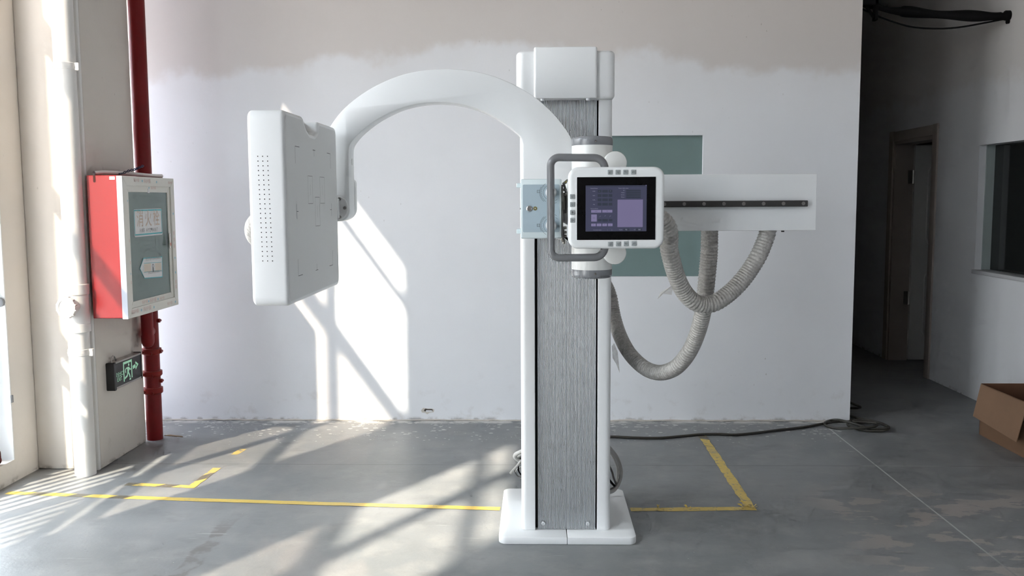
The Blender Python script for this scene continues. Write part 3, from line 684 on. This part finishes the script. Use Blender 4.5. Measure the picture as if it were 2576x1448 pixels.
scrap([(1693, 716), (1660, 736), (1654, 752), (1664, 738), (1690, 741)], 3.53, D1)
scrap([(1920, 645), (1931, 654), (1926, 650), (1915, 650)], 3.62, D1)
scrap([(1539, 870), (1545, 862), (1554, 885), (1559, 938), (1550, 915), (1541, 900)], 4.3, D2)
# loose cables behind the column
def cable(pts, r, m, n=8): MB().tube(spline(pts, 8), r, n).build('cable', m, XM, ang=80)
def cb(*pp): return [onY(x, y, Y) for x, y, Y in pp]
cable(cb((1330, 1125, 4.40), (1312, 1134, 4.42), (1298, 1141, 4.44), (1295, 1148, 4.45), (1302, 1156, 4.46), (1316, 1162, 4.46), (1335, 1160, 4.46)), .0095, cable_pale)
cable(cb((1335, 1140, 4.46), (1312, 1145, 4.47), (1305, 1151, 4.48), (1316, 1158, 4.48), (1335, 1158, 4.46)), .0085, cable_grey)
cable(cb((1332, 1150, 4.42), (1312, 1158, 4.42), (1302, 1170, 4.42), (1292, 1181, 4.41), (1283.5, 1191, 4.40)), .0065, cable_grey)
cable(cb((1335, 1155, 4.44), (1312, 1159, 4.44), (1300, 1172, 4.44), (1295, 1185, 4.44), (1303, 1197, 4.45), (1320, 1203, 4.45)), .0032, cable_dark)
cable(cb((1335, 1150, 4.45), (1310, 1160, 4.45), (1304, 1175, 4.45), (1308, 1190, 4.45), (1325, 1204, 4.45)), .0036, cable_black)
cable(cb((1325, 1170, 4.45), (1305, 1176, 4.46), (1298, 1188, 4.45), (1310, 1201, 4.46), (1330, 1204, 4.46)), .003, cable_pale)
cable(cb((1510, 1095, 4.40), (1535, 1128, 4.42), (1552, 1152, 4.43), (1561, 1180, 4.43), (1558, 1208, 4.43), (1544, 1232, 4.42), (1520, 1240, 4.41)), .0105, cable_grey)
cable(cb((1505, 1090, 4.44), (1535, 1134, 4.46), (1549, 1160, 4.46), (1555, 1185, 4.46), (1552, 1210, 4.46), (1540, 1230, 4.45)), .008, cable_grey)
cable(cb((1520, 1150, 4.42), (1537, 1180, 4.42), (1543, 1200, 4.42), (1548, 1220, 4.42), (1530, 1232, 4.42)), .0055, cable_dark)
cable(cb((1520, 1190, 4.40), (1537, 1212, 4.40), (1546, 1222, 4.40)), .006, cable_black)

# ------------------------------------------------------------------ fire hose cabinet on the pilaster
FX, FY0, FY1 = -2.228, 4.885, 5.585
FC = thing('fire_hose_cabinet', 'red wall-mounted fire hose cabinet with white framed glass door', 'fire cabinet', (-2.34, 5.2, .86))
MB().box(-2.424, FX - .03, FY0 + .004, 5.505, .862, 1.637, .003, 1).box(XP, -2.42, 4.97, 5.49, .88, 1.62).build('cabinet_body', red_enamel, FC)
f = Flat((0, FY0 + .004, 0), (1, 0, 0), (0, 0, 1), .0008)
p, q = onY(274, 443.5, FY0), onY(288, 451.5, FY0); f.poly(rpoly(rect(p.x, q.x, q.z, p.z), .002, 2)).build('blank_sticker', mat('white_sticker', (.8, .8, .78), .5), FC)
p, q = onY(233, 441, FY0), onY(240, 458.5, FY0)
f = Flat((0, FY0 + .004, 0), (1, 0, 0), (0, 0, 1), .0008); f.poly(rpoly(rect(p.x, q.x, q.z, p.z), [.005, .005, 0, 0], 4)).build('cable_slot', mat('slot_shadow', (.05, .006, .006), .8), FC)
dz0, dz1 = .858, 1.634
D = MB()
def ring(y0, y1, z0, z1, w, xa, xb, bev=.0015):
    D.prism([(y0, z0), (y1, z0), (y1 - w, z0 + w), (y0 + w, z0 + w)], 'x', xa, xb, bev, 1); D.prism([(y0, z1), (y0 + w, z1 - w), (y1 - w, z1 - w), (y1, z1)], 'x', xa, xb, bev, 1)
    D.prism([(y0, z0), (y0 + w, z0 + w), (y0 + w, z1 - w), (y0, z1)], 'x', xa, xb, bev, 1); D.prism([(y1, z0), (y1, z1), (y1 - w, z1 - w), (y1 - w, z0 + w)], 'x', xa, xb, bev, 1)
ring(FY0, FY1, dz0, dz1, .052, FX - .032, FX); ring(FY0 + .05, FY1 - .05, dz0 + .05, dz1 - .05, .036, FX - .030, FX - .008)
door = D.build('cabinet_door', upvc, FC)
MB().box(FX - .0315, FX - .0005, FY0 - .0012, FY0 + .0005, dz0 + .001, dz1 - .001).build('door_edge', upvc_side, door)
gx = FX - .014
MB().box(gx - .005, gx, FY0 + .08, FY1 - .08, dz0 + .08, dz1 - .08).build('door_glass', cab_glass, door)
def cd(x, y, X=gx): q = onX(x, y, X); return (q.y, q.z)
G = lambda l=.001: Flat((gx, 0, 0), (0, 1, 0), (0, 0, 1), l)
# upper sign
sy0, _ = cd(336, 530); sy1, _ = cd(405.5, 530); sz1_ = cd(336, 527.5)[1]; sz0_ = cd(336, 593)[1]
sg = G().poly(rpoly(rect(sy0 - .003, sy1 + .003, sz0_ - .008, sz1_ + .003), .008)).build('hydrant_sign', sign_white, door)
f = G(.0016); w = .008; f.poly(rpoly(rect(sy0, sy1, sz1_ - w, sz1_), 0)).poly(rect(sy0, sy1, sz0_, sz0_ + w)).poly(rect(sy0, sy0 + w * .8, sz0_ + w, sz1_ - w)).poly(rect(sy1 - w * .8, sy1, sz0_ + w, sz1_ - w)); sb = f.build('sign_border', teal, door)
f = G(.0017)
sw = sy1 - sy0; sh = sz1_ - sz0_
for i, ch in enumerate('消火栓'): f.text(ch, sy0 + sw * (.2 + .295 * i), sz0_ + sh * .6, sw * .27, sx=.92)
sc_ = f.build('sign_characters', faded_orange, door)
f = G(.0017).text('FIRE HYDRANT', (sy0 + sy1) / 2, sz0_ + sh * .17, sw * .085, sx=.8, space=1.5); fuse(sg, sb, sc_, f.build('sign_lettering', lettering, door))
# lower arrow-shaped notice
pA = [cd(351.5, 675), cd(360.5, 649.5), cd(407, 645.5), cd(408, 696), cd(363, 699.5)]
ls = G().poly(pA[::-1]).build('arrow_notice', sign_white, door)
f = G(.0016)
for a_, b_ in zip(pA, pA[1:] + pA[:1]): f.line(a_, b_, .005)
t1, t2, b1, b2 = cd(361, 662), cd(405.5, 659), cd(361.5, 684.5), cd(406, 680)
f.line(t1, t2, .0025).line(b1, b2, .0025); f.line(cd(357, 663), cd(361, 674), .0015).line(cd(361, 674), cd(358, 685), .0015)
NB = [f.build('notice_border', teal, door)]
f = G(.0017); cy_ = (t1[0] + t2[0]) / 2 + .01
f.text('发生火警时击碎玻璃取用', cy_, (pA[1][1] + t1[1]) / 2 + .004, .021, sx=.92)
f.text('EMERGENCY BREAK GLASS', cy_, (b1[1] + pA[4][1]) / 2 + .008, .022, sx=.58)
NB.append(f.build('notice_lettering', mat('pale_grey_lettering', (.32, .33, .33), .6), door))
f = G(.0017); cc = cd(384.5, 672); f.arc((cc[0], cc[1] + .008), .010, 0, 360, .006, 16).r(cc[0] - .010, cc[0] + .010, cc[1] - .028, cc[1] - .004); NB.append(f.build('notice_symbol', lettering, door))
f = G(.0015); p, q = cd(361.5, 664), cd(380, 682); f.r(p[0], q[0], q[1], p[1]); p, q = cd(389, 662), cd(405, 680); f.r(p[0], q[0], q[1], p[1]); NB.append(f.build('notice_tint', mat('pale_orange_band', (.62, .55, .48), .6), door)); fuse(ls, *NB)
q = cd(371, 479.5); MB().box(gx, gx + .008, q[0] - .013, q[0] + .013, q[1] - .013, q[1] + .013, .002, 1).build('glass_clip', sign_white, door)
# protective film print on the frame
f = Flat((FX, 0, 0), (0, 1, 0), (0, 0, 1), .0006); f2 = Flat((FX - .008, 0, 0), (0, 1, 0), (0, 0, 1), .0006); fb = Flat((FX, 0, 0), (0, 1, 0), (0, 0, 1), .0006); fb2 = Flat((FX - .008, 0, 0), (0, 1, 0), (0, 0, 1), .0006)
for (y_, z_, s_) in ((5.06, 1.612, .02), (5.20, 1.610, .026), (5.53, 1.606, .018), (4.97, .888, .026), (5.13, .886, .030), (5.45, .880, .022)): f.text('保护膜', y_, z_, s_, sx=1.2)
for (y_, z_, s_) in ((5.30, 1.573, .02), (5.12, .926, .022), (5.23, .924, .026), (5.36, .922, .018)): f2.text('保护膜', y_, z_, s_, sx=1.2)
for z_ in (1.30, 1.26, 1.22, 1.0, .97): f.text('膜', 5.556, z_, .026)
for z_ in (1.28, 1.16, 1.05): f2.text('膜', 4.953, z_, .02)
for (y_, z_) in ((5.135, 1.611), (5.33, 1.608), (5.05, .888), (5.22, .884), (5.535, .881)): fb.disc((y_, z_), .008, 8)
for (y_, z_) in ((5.556, 1.42), (5.556, 1.15), (5.556, 1.06)): fb.disc((y_, z_), .008, 8)
for (y_, z_) in ((5.24, 1.573), (5.17, .925), (5.30, .923), (4.953, 1.5), (4.953, 1.1)): fb2.disc((y_, z_), .007, 8)
fuse(door, *[q_.build('film_print', m_, FC) for q_, m_ in ((f, pale_red), (f2, pale_red), (fb, film_blue), (fb2, film_blue))])
p = onX(426.5, 605, FX); MB().box(FX, FX + .006, p.y - .012, p.y + .012, p.z - .045, p.z + .045, .003, 2).build('door_latch', steel, door)
MB().box(FX + .006, FX + .009, p.y - .006, p.y + .006, p.z - .03, p.z - .012).build('latch_tab', faded_red, door)
# things lying on the cabinet
pt = spline([(-2.40, 4.93, 1.650), (-2.38, 5.02, 1.656), (-2.34, 5.2, 1.655), (-2.30, 5.4, 1.648), (-2.275, 5.52, 1.648)], 6)
tp = MB().tube(pt, .0115, 14, cap=False); tp.tube(pt, .0085, 14, cap=False)
tp.build('plastic_conduit', pvc, label='white plastic conduit lying along the top of the red fire cabinet', category='conduit')
m = MB()
for ph in (0, PI):
    bs = spline([onX(x, y, X) for x, y, X in ((308, 435.5, -2.33), (325, 429, -2.32), (338, 426, -2.31), (348, 422, -2.30), (361, 416.5, -2.29))], 10)
    m.tube([p + Vector((0, .004 * math.cos(i * .55 + ph), .005 * math.sin(i * .55 + ph))) for i, p in enumerate(bs)], .0028, 6)
m.tube([onX(300, 437, -2.335), onX(308, 435.5, -2.33)], .004, 6)
m.build('twisted_wire', blue_wire, label='twisted dark blue wire sticking up from the top of the red cabinet', category='wire')

# ------------------------------------------------------------------ exit sign
EX = thing('exit_sign', 'black running-man emergency exit sign on the side of the white pilaster', 'exit sign', (XP, 5.22, .435))
ey0, ey1, ez0, ez1, exf = 5.05 * 1.003, 5.40 * 1.003, .435, .575, -2.408
MB().box(XP, exf, ey0, ey1, ez0, ez1, .003, 1).build('sign_case', exit_black, EX)
MB().box(XP, exf + .003, ey0 + .02, ey1, ez1 - .002, ez1 + .010, .002, 1).box(XP, exf + .003, ey0 + .02, ey1, ez0 - .006, ez0 + .004, .002, 1).build('aluminium_trim', alu, EX)
MB().prism(rpoly(rect(ey0 - .012, ey0 + .016, ez0 - .012, ez1 + .008), .008, 4), 'x', XP, exf + .006, .002, 1).build('end_cap', exit_black, EX)
MB().box(XP, exf + .004, ey1 - .002, ey1 + .006, ez0 - .008, ez1 + .014, .002, 1).build('end_cap', exit_black, EX)
L_, Hh = ey1 - ey0, ez1 - ez0
f = Flat((exf, ey0, ez0), (0, 1, 0), (0, 0, 1), .0009)
U = lambda a_, b_: (a_ * L_, b_ * Hh)
f.line(U(.345, .12), U(.345, .90), .012).line(U(.33, .885), U(.655, .885), .014).line(U(.64, .94), U(.64, .16), .012)
f.text('安全出口', L_ * .185, Hh * .50, .030, sx=.82).text('EXIT', L_ * .185, Hh * .30, .034, sx=.9)
f.disc(U(.535, .755), .0085, 14)
f.poly([U(.43, .66), U(.52, .675), U(.555, .60), U(.53, .44), U(.47, .44), U(.475, .58)])
f.path([U(.44, .655), U(.405, .58), U(.415, .46)], .008).path([U(.535, .64), U(.575, .535), U(.61, .545)], .008)
f.path([U(.49, .46), U(.47, .32), U(.375, .24)], .012).path([U(.505, .46), U(.555, .30), U(.565, .20)], .011).line(U(.545, .125), U(.595, .135), .010)
f.line(U(.685, .56), U(.79, .60), .020); f.poly([U(.785, .80), U(.905, .615), U(.785, .42), U(.845, .61)]).path([U(.79, .74), U(.87, .62), U(.79, .46)], .012)
pic = Flat((exf, ey0, ez0), (0, 1, 0), (0, 0, 1), .0005).r(.016, L_ - .003, .004, Hh - .004).build('sign_panel', exit_black, EX); fuse(pic, f.build('exit_pictogram', glow, EX))
f = Flat((exf, ey0, ez0), (0, 1, 0), (0, 0, 1), .0009); f.text('0.5', L_ * .94, Hh * .32, .012).text('2h', L_ * .94, Hh * .2, .012); fuse(pic, f.build('small_print', mat('dim_print', (.08, .08, .085), .6), EX))
MB().tube(spline([(exf - .012, ey0 + .01, ez1), (exf - .012, ey0 + .0, ez1 + .03), (exf - .014, ey0 + .025, ez1 + .045), (exf - .018, ey0 + .055, ez1 + .035), (exf - .02, ey0 + .07, ez1 + .008)], 8), .0035, 8).build('cable', alu, EX)

# ------------------------------------------------------------------ white drain pipe
DP = thing('drain_pipe', 'white plastic drain pipe with cleanout cap in front of the pilaster', 'drain pipe', (-2.494, 4.858, 0))
px_, py_ = -2.494, 4.858
MB().cyl((px_, py_, 0), (px_, py_, ZC), .055, 40).build('pipe', pvc, DP)
MB().lathe([(.055, 0), (.064, .003), (.064, .045), (.062, .047), (.062, .10), (.060, .104), (.060, .205), (.064, .207), (.064, .26), (.055, .263)], (px_, py_, .792), (0, 0, 1), 40).build('tee_fitting', pvc, DP)
ax_ = Vector((-.14, -.99, 0)).normalized()
ct = Vector((px_, py_, .937))
cp_ = MB().lathe([(.046, .03), (.046, .075), (.056, .076), (.056, .098), (.052, .101), (.042, .101), (.041, .094), (.001, .094)], ct, ax_, 40)
for k in range(12):
    a_ = k * PI / 6; u_ = ax_.orthogonal().normalized(); v_ = ax_.cross(u_); q = ct + (u_ * math.cos(a_) + v_ * math.sin(a_)) * .0565
    cp_.cyl(q + ax_ * .078, q + ax_ * .097, .004, 6)
cp_.build('cleanout_cap', pvc, DP)
for z in (2.19, .665):
    MB().lathe([(.055, 0), (.058, .002), (.058, .034), (.055, .036)], (px_, py_, z), (0, 0, 1), 40).lathe([(.0605, .012), (.0605, .024)], (px_, py_, z), (0, 0, 1), 40, cap=False).box(px_ + .056, px_ + .078, py_ - .012, py_ + .012, z - .004, z + .036, .002, 1).box(px_ - .02, px_ + .02, py_ + .05, 4.949, z + .006, z + .028).build('pipe_clamp', pvc, DP)
# ------------------------------------------------------------------ red riser
RP = thing('red_riser_pipe', 'dark red fire water riser standing between the pilaster and back wall', 'pipe', (-2.398, 5.56, 0))
rx, ry = -2.421, 5.606
MB().cyl((rx, ry, 0), (rx, ry, ZC), .048, 36).build('pipe', red_paint, RP)
def zy(y): return onY(385, y, ry).z
for y0, y1, lug in ((874, 891, True), (930, 946, False), (972, 990, False)):
    za, zb = zy(y1), zy(y0)
    MB().lathe([(.047, 0), (.056, .006), (.060, .012), (.060, zb - za - .004), (.050, zb - za)], (rx, ry, za), (0, 0, 1), 36).build('coupling', red_fit, RP)
    MB().lathe([(.0595, 0), (.048, .003)], (rx, ry, zb - .0035), (0, 0, 1), 36).build('dusty_rim', dust, RP)
    MB().cyl((rx + .02, ry - .064, (za + zb) / 2 - .008), (rx + .02, ry - .050, (za + zb) / 2 - .008), .009, 6).build('coupling_bolt', red_fit, RP)
    MB().cyl((rx - .03, ry - .062, (za + zb) / 2), (rx - .03, ry - .045, (za + zb) / 2), .009, 6).build('coupling_bolt', red_fit, RP)
for y, dx in ((806, .064), (883, .066), (957, .062)):
    z = zy(y); MB().cyl((rx + .03, ry, z), (rx + dx, ry, z), .013, 12, .003).cyl((rx + dx - .006, ry - .015, z), (rx + dx - .006, ry + .015, z), .010, 6).build('lug', red_fit, RP)
ex_, ey_ = -2.388, 5.485
zb = onY(370, 874, ey_).z
MB().lathe([(.004, 0), (.018, .004), (.03, .014), (.037, .030), (.0385, .045), (.0385, .075), (.0355, .08), (.0355, 0.859 - zb)], (ex_, ey_, zb), (0, 0, 1), 32).build('branch_elbow', red_paint, RP)
MB().cyl((ex_, ey_, zb + .09), (rx, ry, zb + .09), .034, 24).build('branch_link', red_paint, RP)

# ------------------------------------------------------------------ floor tape
def strip(name, pts, w, m, label, z=.0012, jag=.004):
    b = MB(); P = [Vector(p) for p in pts]
    for i in range(len(P) - 1):
        d = (P[i + 1] - P[i]); L = d.length; d.normalize(); n = Vector((-d.y, d.x)); k = max(2, int(L / .04))
        ext0 = -w / 2 if i > 0 else 0
        up, dn = [], []
        for j in range(k + 1):
            q = P[i] + d * (ext0 + (L - ext0) * j / k)
            up.append(b.b.verts.new((*(q + n * (w / 2 + (random.random() - .5) * jag)), z))); dn.append(b.b.verts.new((*(q - n * (w / 2 + (random.random() - .5) * jag)), z)))
        for j in range(k): b.b.faces.new((up[j], dn[j], dn[j + 1], up[j + 1]))
        z += .0004
    return b.build(name, m, label=label, category='floor tape')
g = lambda x, y: tuple(onZ(x, y).to_2d())
strip('floor_tape', [g(18, 1239), g(470, 1256), g(860, 1268), g(1258, 1279.5)], .046, tape_mat('tape_long', 0., ('x', -1.8, -2.05), (1., -.9)), 'long yellow tape line crossing the floor from left wall to machine base')
strip('floor_tape', [g(318, 1217), g(482, 1224), g(546, 1177)], .045, tape_mat('tape_bent', .4, ('x', 5, 4), (1., -.9)), 'short bent yellow and black tape by the foot of the pilaster')
strip('floor_tape', [g(588, 1143), g(612, 1129)], .045, tape_mat('tape_scrap', .9, None, (1, 1)), 'small worn yellow tape remnant behind the bent tape')
strip('floor_tape', [g(1586, 1281.5), g(1888, 1279), g(1763, 1090)], .05, tape_mat('tape_corner', .55, ('y', 5.45, 5.6), (.6, 1.)), 'worn yellow tape corner on the floor right of the machine base', jag=.008)
m = MB()
for x, y, s in ((1880, 1270, .03), (1870, 1276, .022), (1892, 1277, .02), (1730, 1279, .016), (1655, 1279, .012)):
    p = onZ(x, y)
    for k in range(5):
        a_ = random.random() * 6.28; q = p + Vector((math.cos(a_) * s, math.sin(a_) * s, .004 + random.random() * .012))
        m.quad(p + Vector((0, 0, .002)), q, q + Vector((math.cos(a_ + 1.2) * s * .7, math.sin(a_ + 1.2) * s * .7, .002)))
m.build('tape_crumple', tape_mat('tape_crumple', .3, None, (1, 1)), label='crumpled yellow tape bits along the worn tape corner', category='tape scraps', kind='stuff', recalc=False)

# ------------------------------------------------------------------ floor cord
def fz(x, y, z=.009): p = onZ(x, y, z); return p
cp1 = [(.10, 5.55, .009), (.3, 5.64, .009)] + [fz(x, y) for x, y in ((1540, 1098), (1600, 1100.5), (1660, 1101), (1720, 1096), (1765, 1092), (1810, 1091.5), (1850, 1093), (1905, 1088), (1960, 1081), (2020, 1074), (2062, 1066.5))]
z = .012
def cq(zx, zy, zz): return onZ(2040 + zx / 10.733, 1000 + zy / 10.733, zz)
loop = [(400, 690, .012), (640, 650, .014), (900, 640, .016), (1250, 640, .02), (1700, 650, .024), (2000, 740, .024), (2110, 820, .02), (1950, 885, .014), (1600, 890, .010), (1300, 850, .010), (1050, 770, .012), (990, 700, .018), (1080, 620, .022), (1400, 590, .024), (1750, 650, .03), (2000, 730, .026), (2060, 800, .028), (1850, 835, .022), (1550, 815, .022), (1250, 720, .026), (950, 640, .03), (700, 595, .022), (480, 620, .012), (375, 680, .022), (430, 760, .010), (650, 815, .010), (1000, 820, .020), (1400, 810, .030), (1720, 770, .034), (1790, 700, .036), (1600, 660, .034), (1300, 650, .030), (1150, 640, .030)]
cp2 = [cq(*q) for q in loop]
tail = [(2.19, 6.02, .02), (2.13, 6.24, .012), (2.18, 6.42, .012), (2.24, 6.36, .03), (2.23, 6.28, .06), (2.15, 6.30, .09), (2.108, 6.36, .11)]
MB().tube(spline(cp1 + cp2 + tail, 7), .0085, 8).build('power_cord', cord_m, ang=80, label='black power cord running along the floor and coiled at the end of the back wall', category='cord')

# ------------------------------------------------------------------ cable bundle, top right
CB = thing('cable_bundle', 'thick black cable bundle slung from the corridor corner to the right wall', 'cable bundle', (2.7, 6.4, 2.7))
def arcp(pp): return [onY(x, y, 6.40 + (x - 2180) / 360 * .11) for x, y in pp]
B = spline(arcp([(2160, 2), (2195, 12), (2240, 26), (2290, 30), (2350, 36), (2420, 39), (2480, 41), (2520, 41), (2538, 40)]), 8)
R_ = [.026 + .006 * math.sin(i * .33) + (.006 if 20 < i < 56 else 0) for i in range(len(B))]
MB().tube(B, .03, 14, rf=lambda i: R_[i] if i < len(R_) - 3 else R_[i] * .9).build('cable_sleeve', cable_black, CB, ang=80)
MB().tube(spline(arcp([(2165, 21), (2190, 32), (2230, 49), (2290, 67), (2350, 72), (2410, 69), (2480, 57), (2536, 46)]), 8), .006, 8).build('cable', cable_black, CB)
e = onY(2538, 39, 6.51)
MB().cyl((XR - .035, 6.51, e.z), (XR + .01, 6.51, e.z), .034, 14, .006).cyl((XR - .02, 6.51, e.z - .045), (XR + .01, 6.51, e.z - .04), .012, 8).build('cable_gland', cable_black, CB)
BR = thing('cable_bracket', 'black triangular cable bracket at the top of the back wall corner', 'bracket', (2.25, 6.4, 2.8))
q0, q1 = onY(2200, -30, 6.325), onY(2201, 52, 6.325)
MB().box(q1.x - .010, q1.x + .012, 6.30, 6.35, q1.z, q0.z, .002, 1).build('upright', cable_black, BR)
MB().box(XE - .004, q1.x + .012, 6.30, 6.35, onY(2190, 14, 6.325).z, onY(2190, -6, 6.325).z, .002, 1).build('bracket_arm', cable_black, BR)
a1, a2 = onY(2178, 14, 6.325), onY(2198, 44, 6.325)
MB().tube([a1, a2], .010, 6).build('brace', cable_black, BR)

# ------------------------------------------------------------------ cardboard box
BX = thing('cardboard_box', 'open brown cardboard box with folded-down flap by the right wall', 'box', (3.0, 5.45, 0))
bx0, bx1, by0, by1, bh = 2.80, 3.21, 5.10, 5.765, .325; th = .004
MB().box(bx0, bx0 + th, by0, by1, 0, bh).box(bx1 - th, bx1, by0, by1, 0, bh).box(bx0, bx1, by0, by0 + th, 0, bh).build('box_wall', card, BX)
MB().box(bx0, bx1, by1 - th, by1, 0, bh + .002).build('box_wall', card_in, BX)
MB().box(bx0 + th, bx1 - th, by0 + th, by1 - th, .0, .005).box(bx0 + th, bx0 + th + .001, by0 + th, by1 - th, .005, bh - .002).box(bx1 - th - .001, bx1 - th, by0 + th, by1 - th, .005, bh - .002).build('box_inside', card_in, BX)
m = MB(); NF = 14
top, bot = [], []
for i in range(NF + 1):
    t = i / NF; yy = by1 - .01 + (by0 + .115 - by1) * t
    sag = .010 * math.sin(PI * t) + .004 * math.sin(9 * t)
    top.append(((bx0 - .003, yy, bh - sag * .4)))
    bot.append(((bx0 - .045 - .012 * t, yy - .002, bh - .205 - .02 * t)))
for off in (0., .004):
    pass
for i in range(NF): m.quad(top[i], top[i + 1], bot[i + 1], bot[i])
t2 = [(x - .004, y_, z_ + .001) for x, y_, z_ in top]; b2 = [(x - .004, y_, z_) for x, y_, z_ in bot]
for i in range(NF): m.quad(t2[i], b2[i], b2[i + 1], t2[i + 1])
m.quad(top[0], bot[0], b2[0], t2[0]).quad(top[-1], t2[-1], b2[-1], bot[-1])
m.build('flap', mat('lighter_cardboard', (.215, .128, .076), .8, var=.06, bump=.05), BX, recalc=False)

# ------------------------------------------------------------------ odds and ends
p, q = onZ(413, 1094.5, .003), onZ(460, 1098, .003)
MB().prism([(p.x, p.y), (p.x + .05, p.y - .012), (q.x, q.y), (q.x - .01, q.y + .018), (p.x + .03, p.y + .02)], 'z', 0, .004).build('wood_scrap', wood, label='thin strip of scrap wood on the floor beside the red riser pipe', category='scrap')
m = MB()
for i in range(7):
    a_ = i * 1.1; m.tube(spline([(-2.845 + .015 * math.cos(a_), 4.60 + .025 * math.sin(a_), .133), (-2.84 + .02 * math.cos(a_ * 2), 4.605, .15 + .008 * i), (-2.835, 4.61 + .02 * math.sin(a_ * 3), .19 - .008 * i)], 4), .012, 7)
m.build('red_rag', rag_red, ang=80, label='crumpled dark red rag on the window sill at the left edge', category='rag')
GB = thing('metal_box', 'corner of a low metal box on the floor at the bottom left edge', 'metal box', (-2.25, 3.1, 0))
MB().box(-2.45, -2.045, 2.75, 3.295, 0, .094, .002, 1).build('box_body', galv, GB)
MB().box(-2.452, -2.043, 2.748, 3.297, .094, .102, .002, 1).build('lid', galv_top, GB)

# ------------------------------------------------------------------ light
sun = bpy.data.objects.new('sun', bpy.data.lights.new('sun', 'SUN')); C.objects.link(sun)
sun.rotation_euler = Vector((.6, 1, -.84)).to_track_quat('-Z', 'Y').to_euler()
sun.data.energy = 18.; sun.data.color = (1, .90, .74); sun.data.angle = math.radians(.9)
def portal(name, loc, rot, sx, sy):
    l = bpy.data.lights.new(name, 'AREA'); l.shape = 'RECTANGLE'; l.size = sx; l.size_y = sy; l.cycles.is_portal = True
    o = bpy.data.objects.new(name, l); C.objects.link(o); o.location = loc; o.rotation_euler = rot
for a, b in bays: portal('sky_portal', (XO - .02, (a + b) / 2, (ZS + ZT) / 2), (0, -PI / 2, 0), ZT - ZS, b - a)
wd = bpy.data.worlds.new('sky'); bpy.context.scene.world = wd; wd.use_nodes = True
nt = wd.node_tree; bg = nt.nodes['Background']
tc = nt.nodes.new('ShaderNodeTexCoord'); sp = nt.nodes.new('ShaderNodeSeparateXYZ'); mr = nt.nodes.new('ShaderNodeMapRange'); mx = nt.nodes.new('ShaderNodeMix'); mx.data_type = 'RGBA'
nt.links.new(tc.outputs['Generated'], sp.inputs[0]); nt.links.new(sp.outputs[2], mr.inputs[0]); mr.inputs[1].default_value = -.15; mr.inputs[2].default_value = .5
nt.links.new(mr.outputs[0], mx.inputs[0]); mx.inputs[6].default_value = (.62, .62, .62, 1); mx.inputs[7].default_value = (.82, .91, 1.0, 1)
nt.links.new(mx.outputs[2], bg.inputs[0]); bg.inputs[1].default_value = 25.5

sc = bpy.context.scene
sc.view_settings.view_transform = 'Standard'
sc.view_settings.look = 'None'
sc.view_settings.exposure = 0.
sc.cycles.max_bounces = 6; sc.cycles.diffuse_bounces = 4; sc.cycles.glossy_bounces = 2; sc.cycles.transparent_max_bounces = 6
sc.cycles.use_adaptive_sampling = True; sc.cycles.adaptive_threshold = .14; sc.cycles.adaptive_min_samples = 14; sc.cycles.use_light_tree = False
sc.cycles.caustics_reflective = False; sc.cycles.caustics_refractive = False
sc.cycles.use_denoising = True
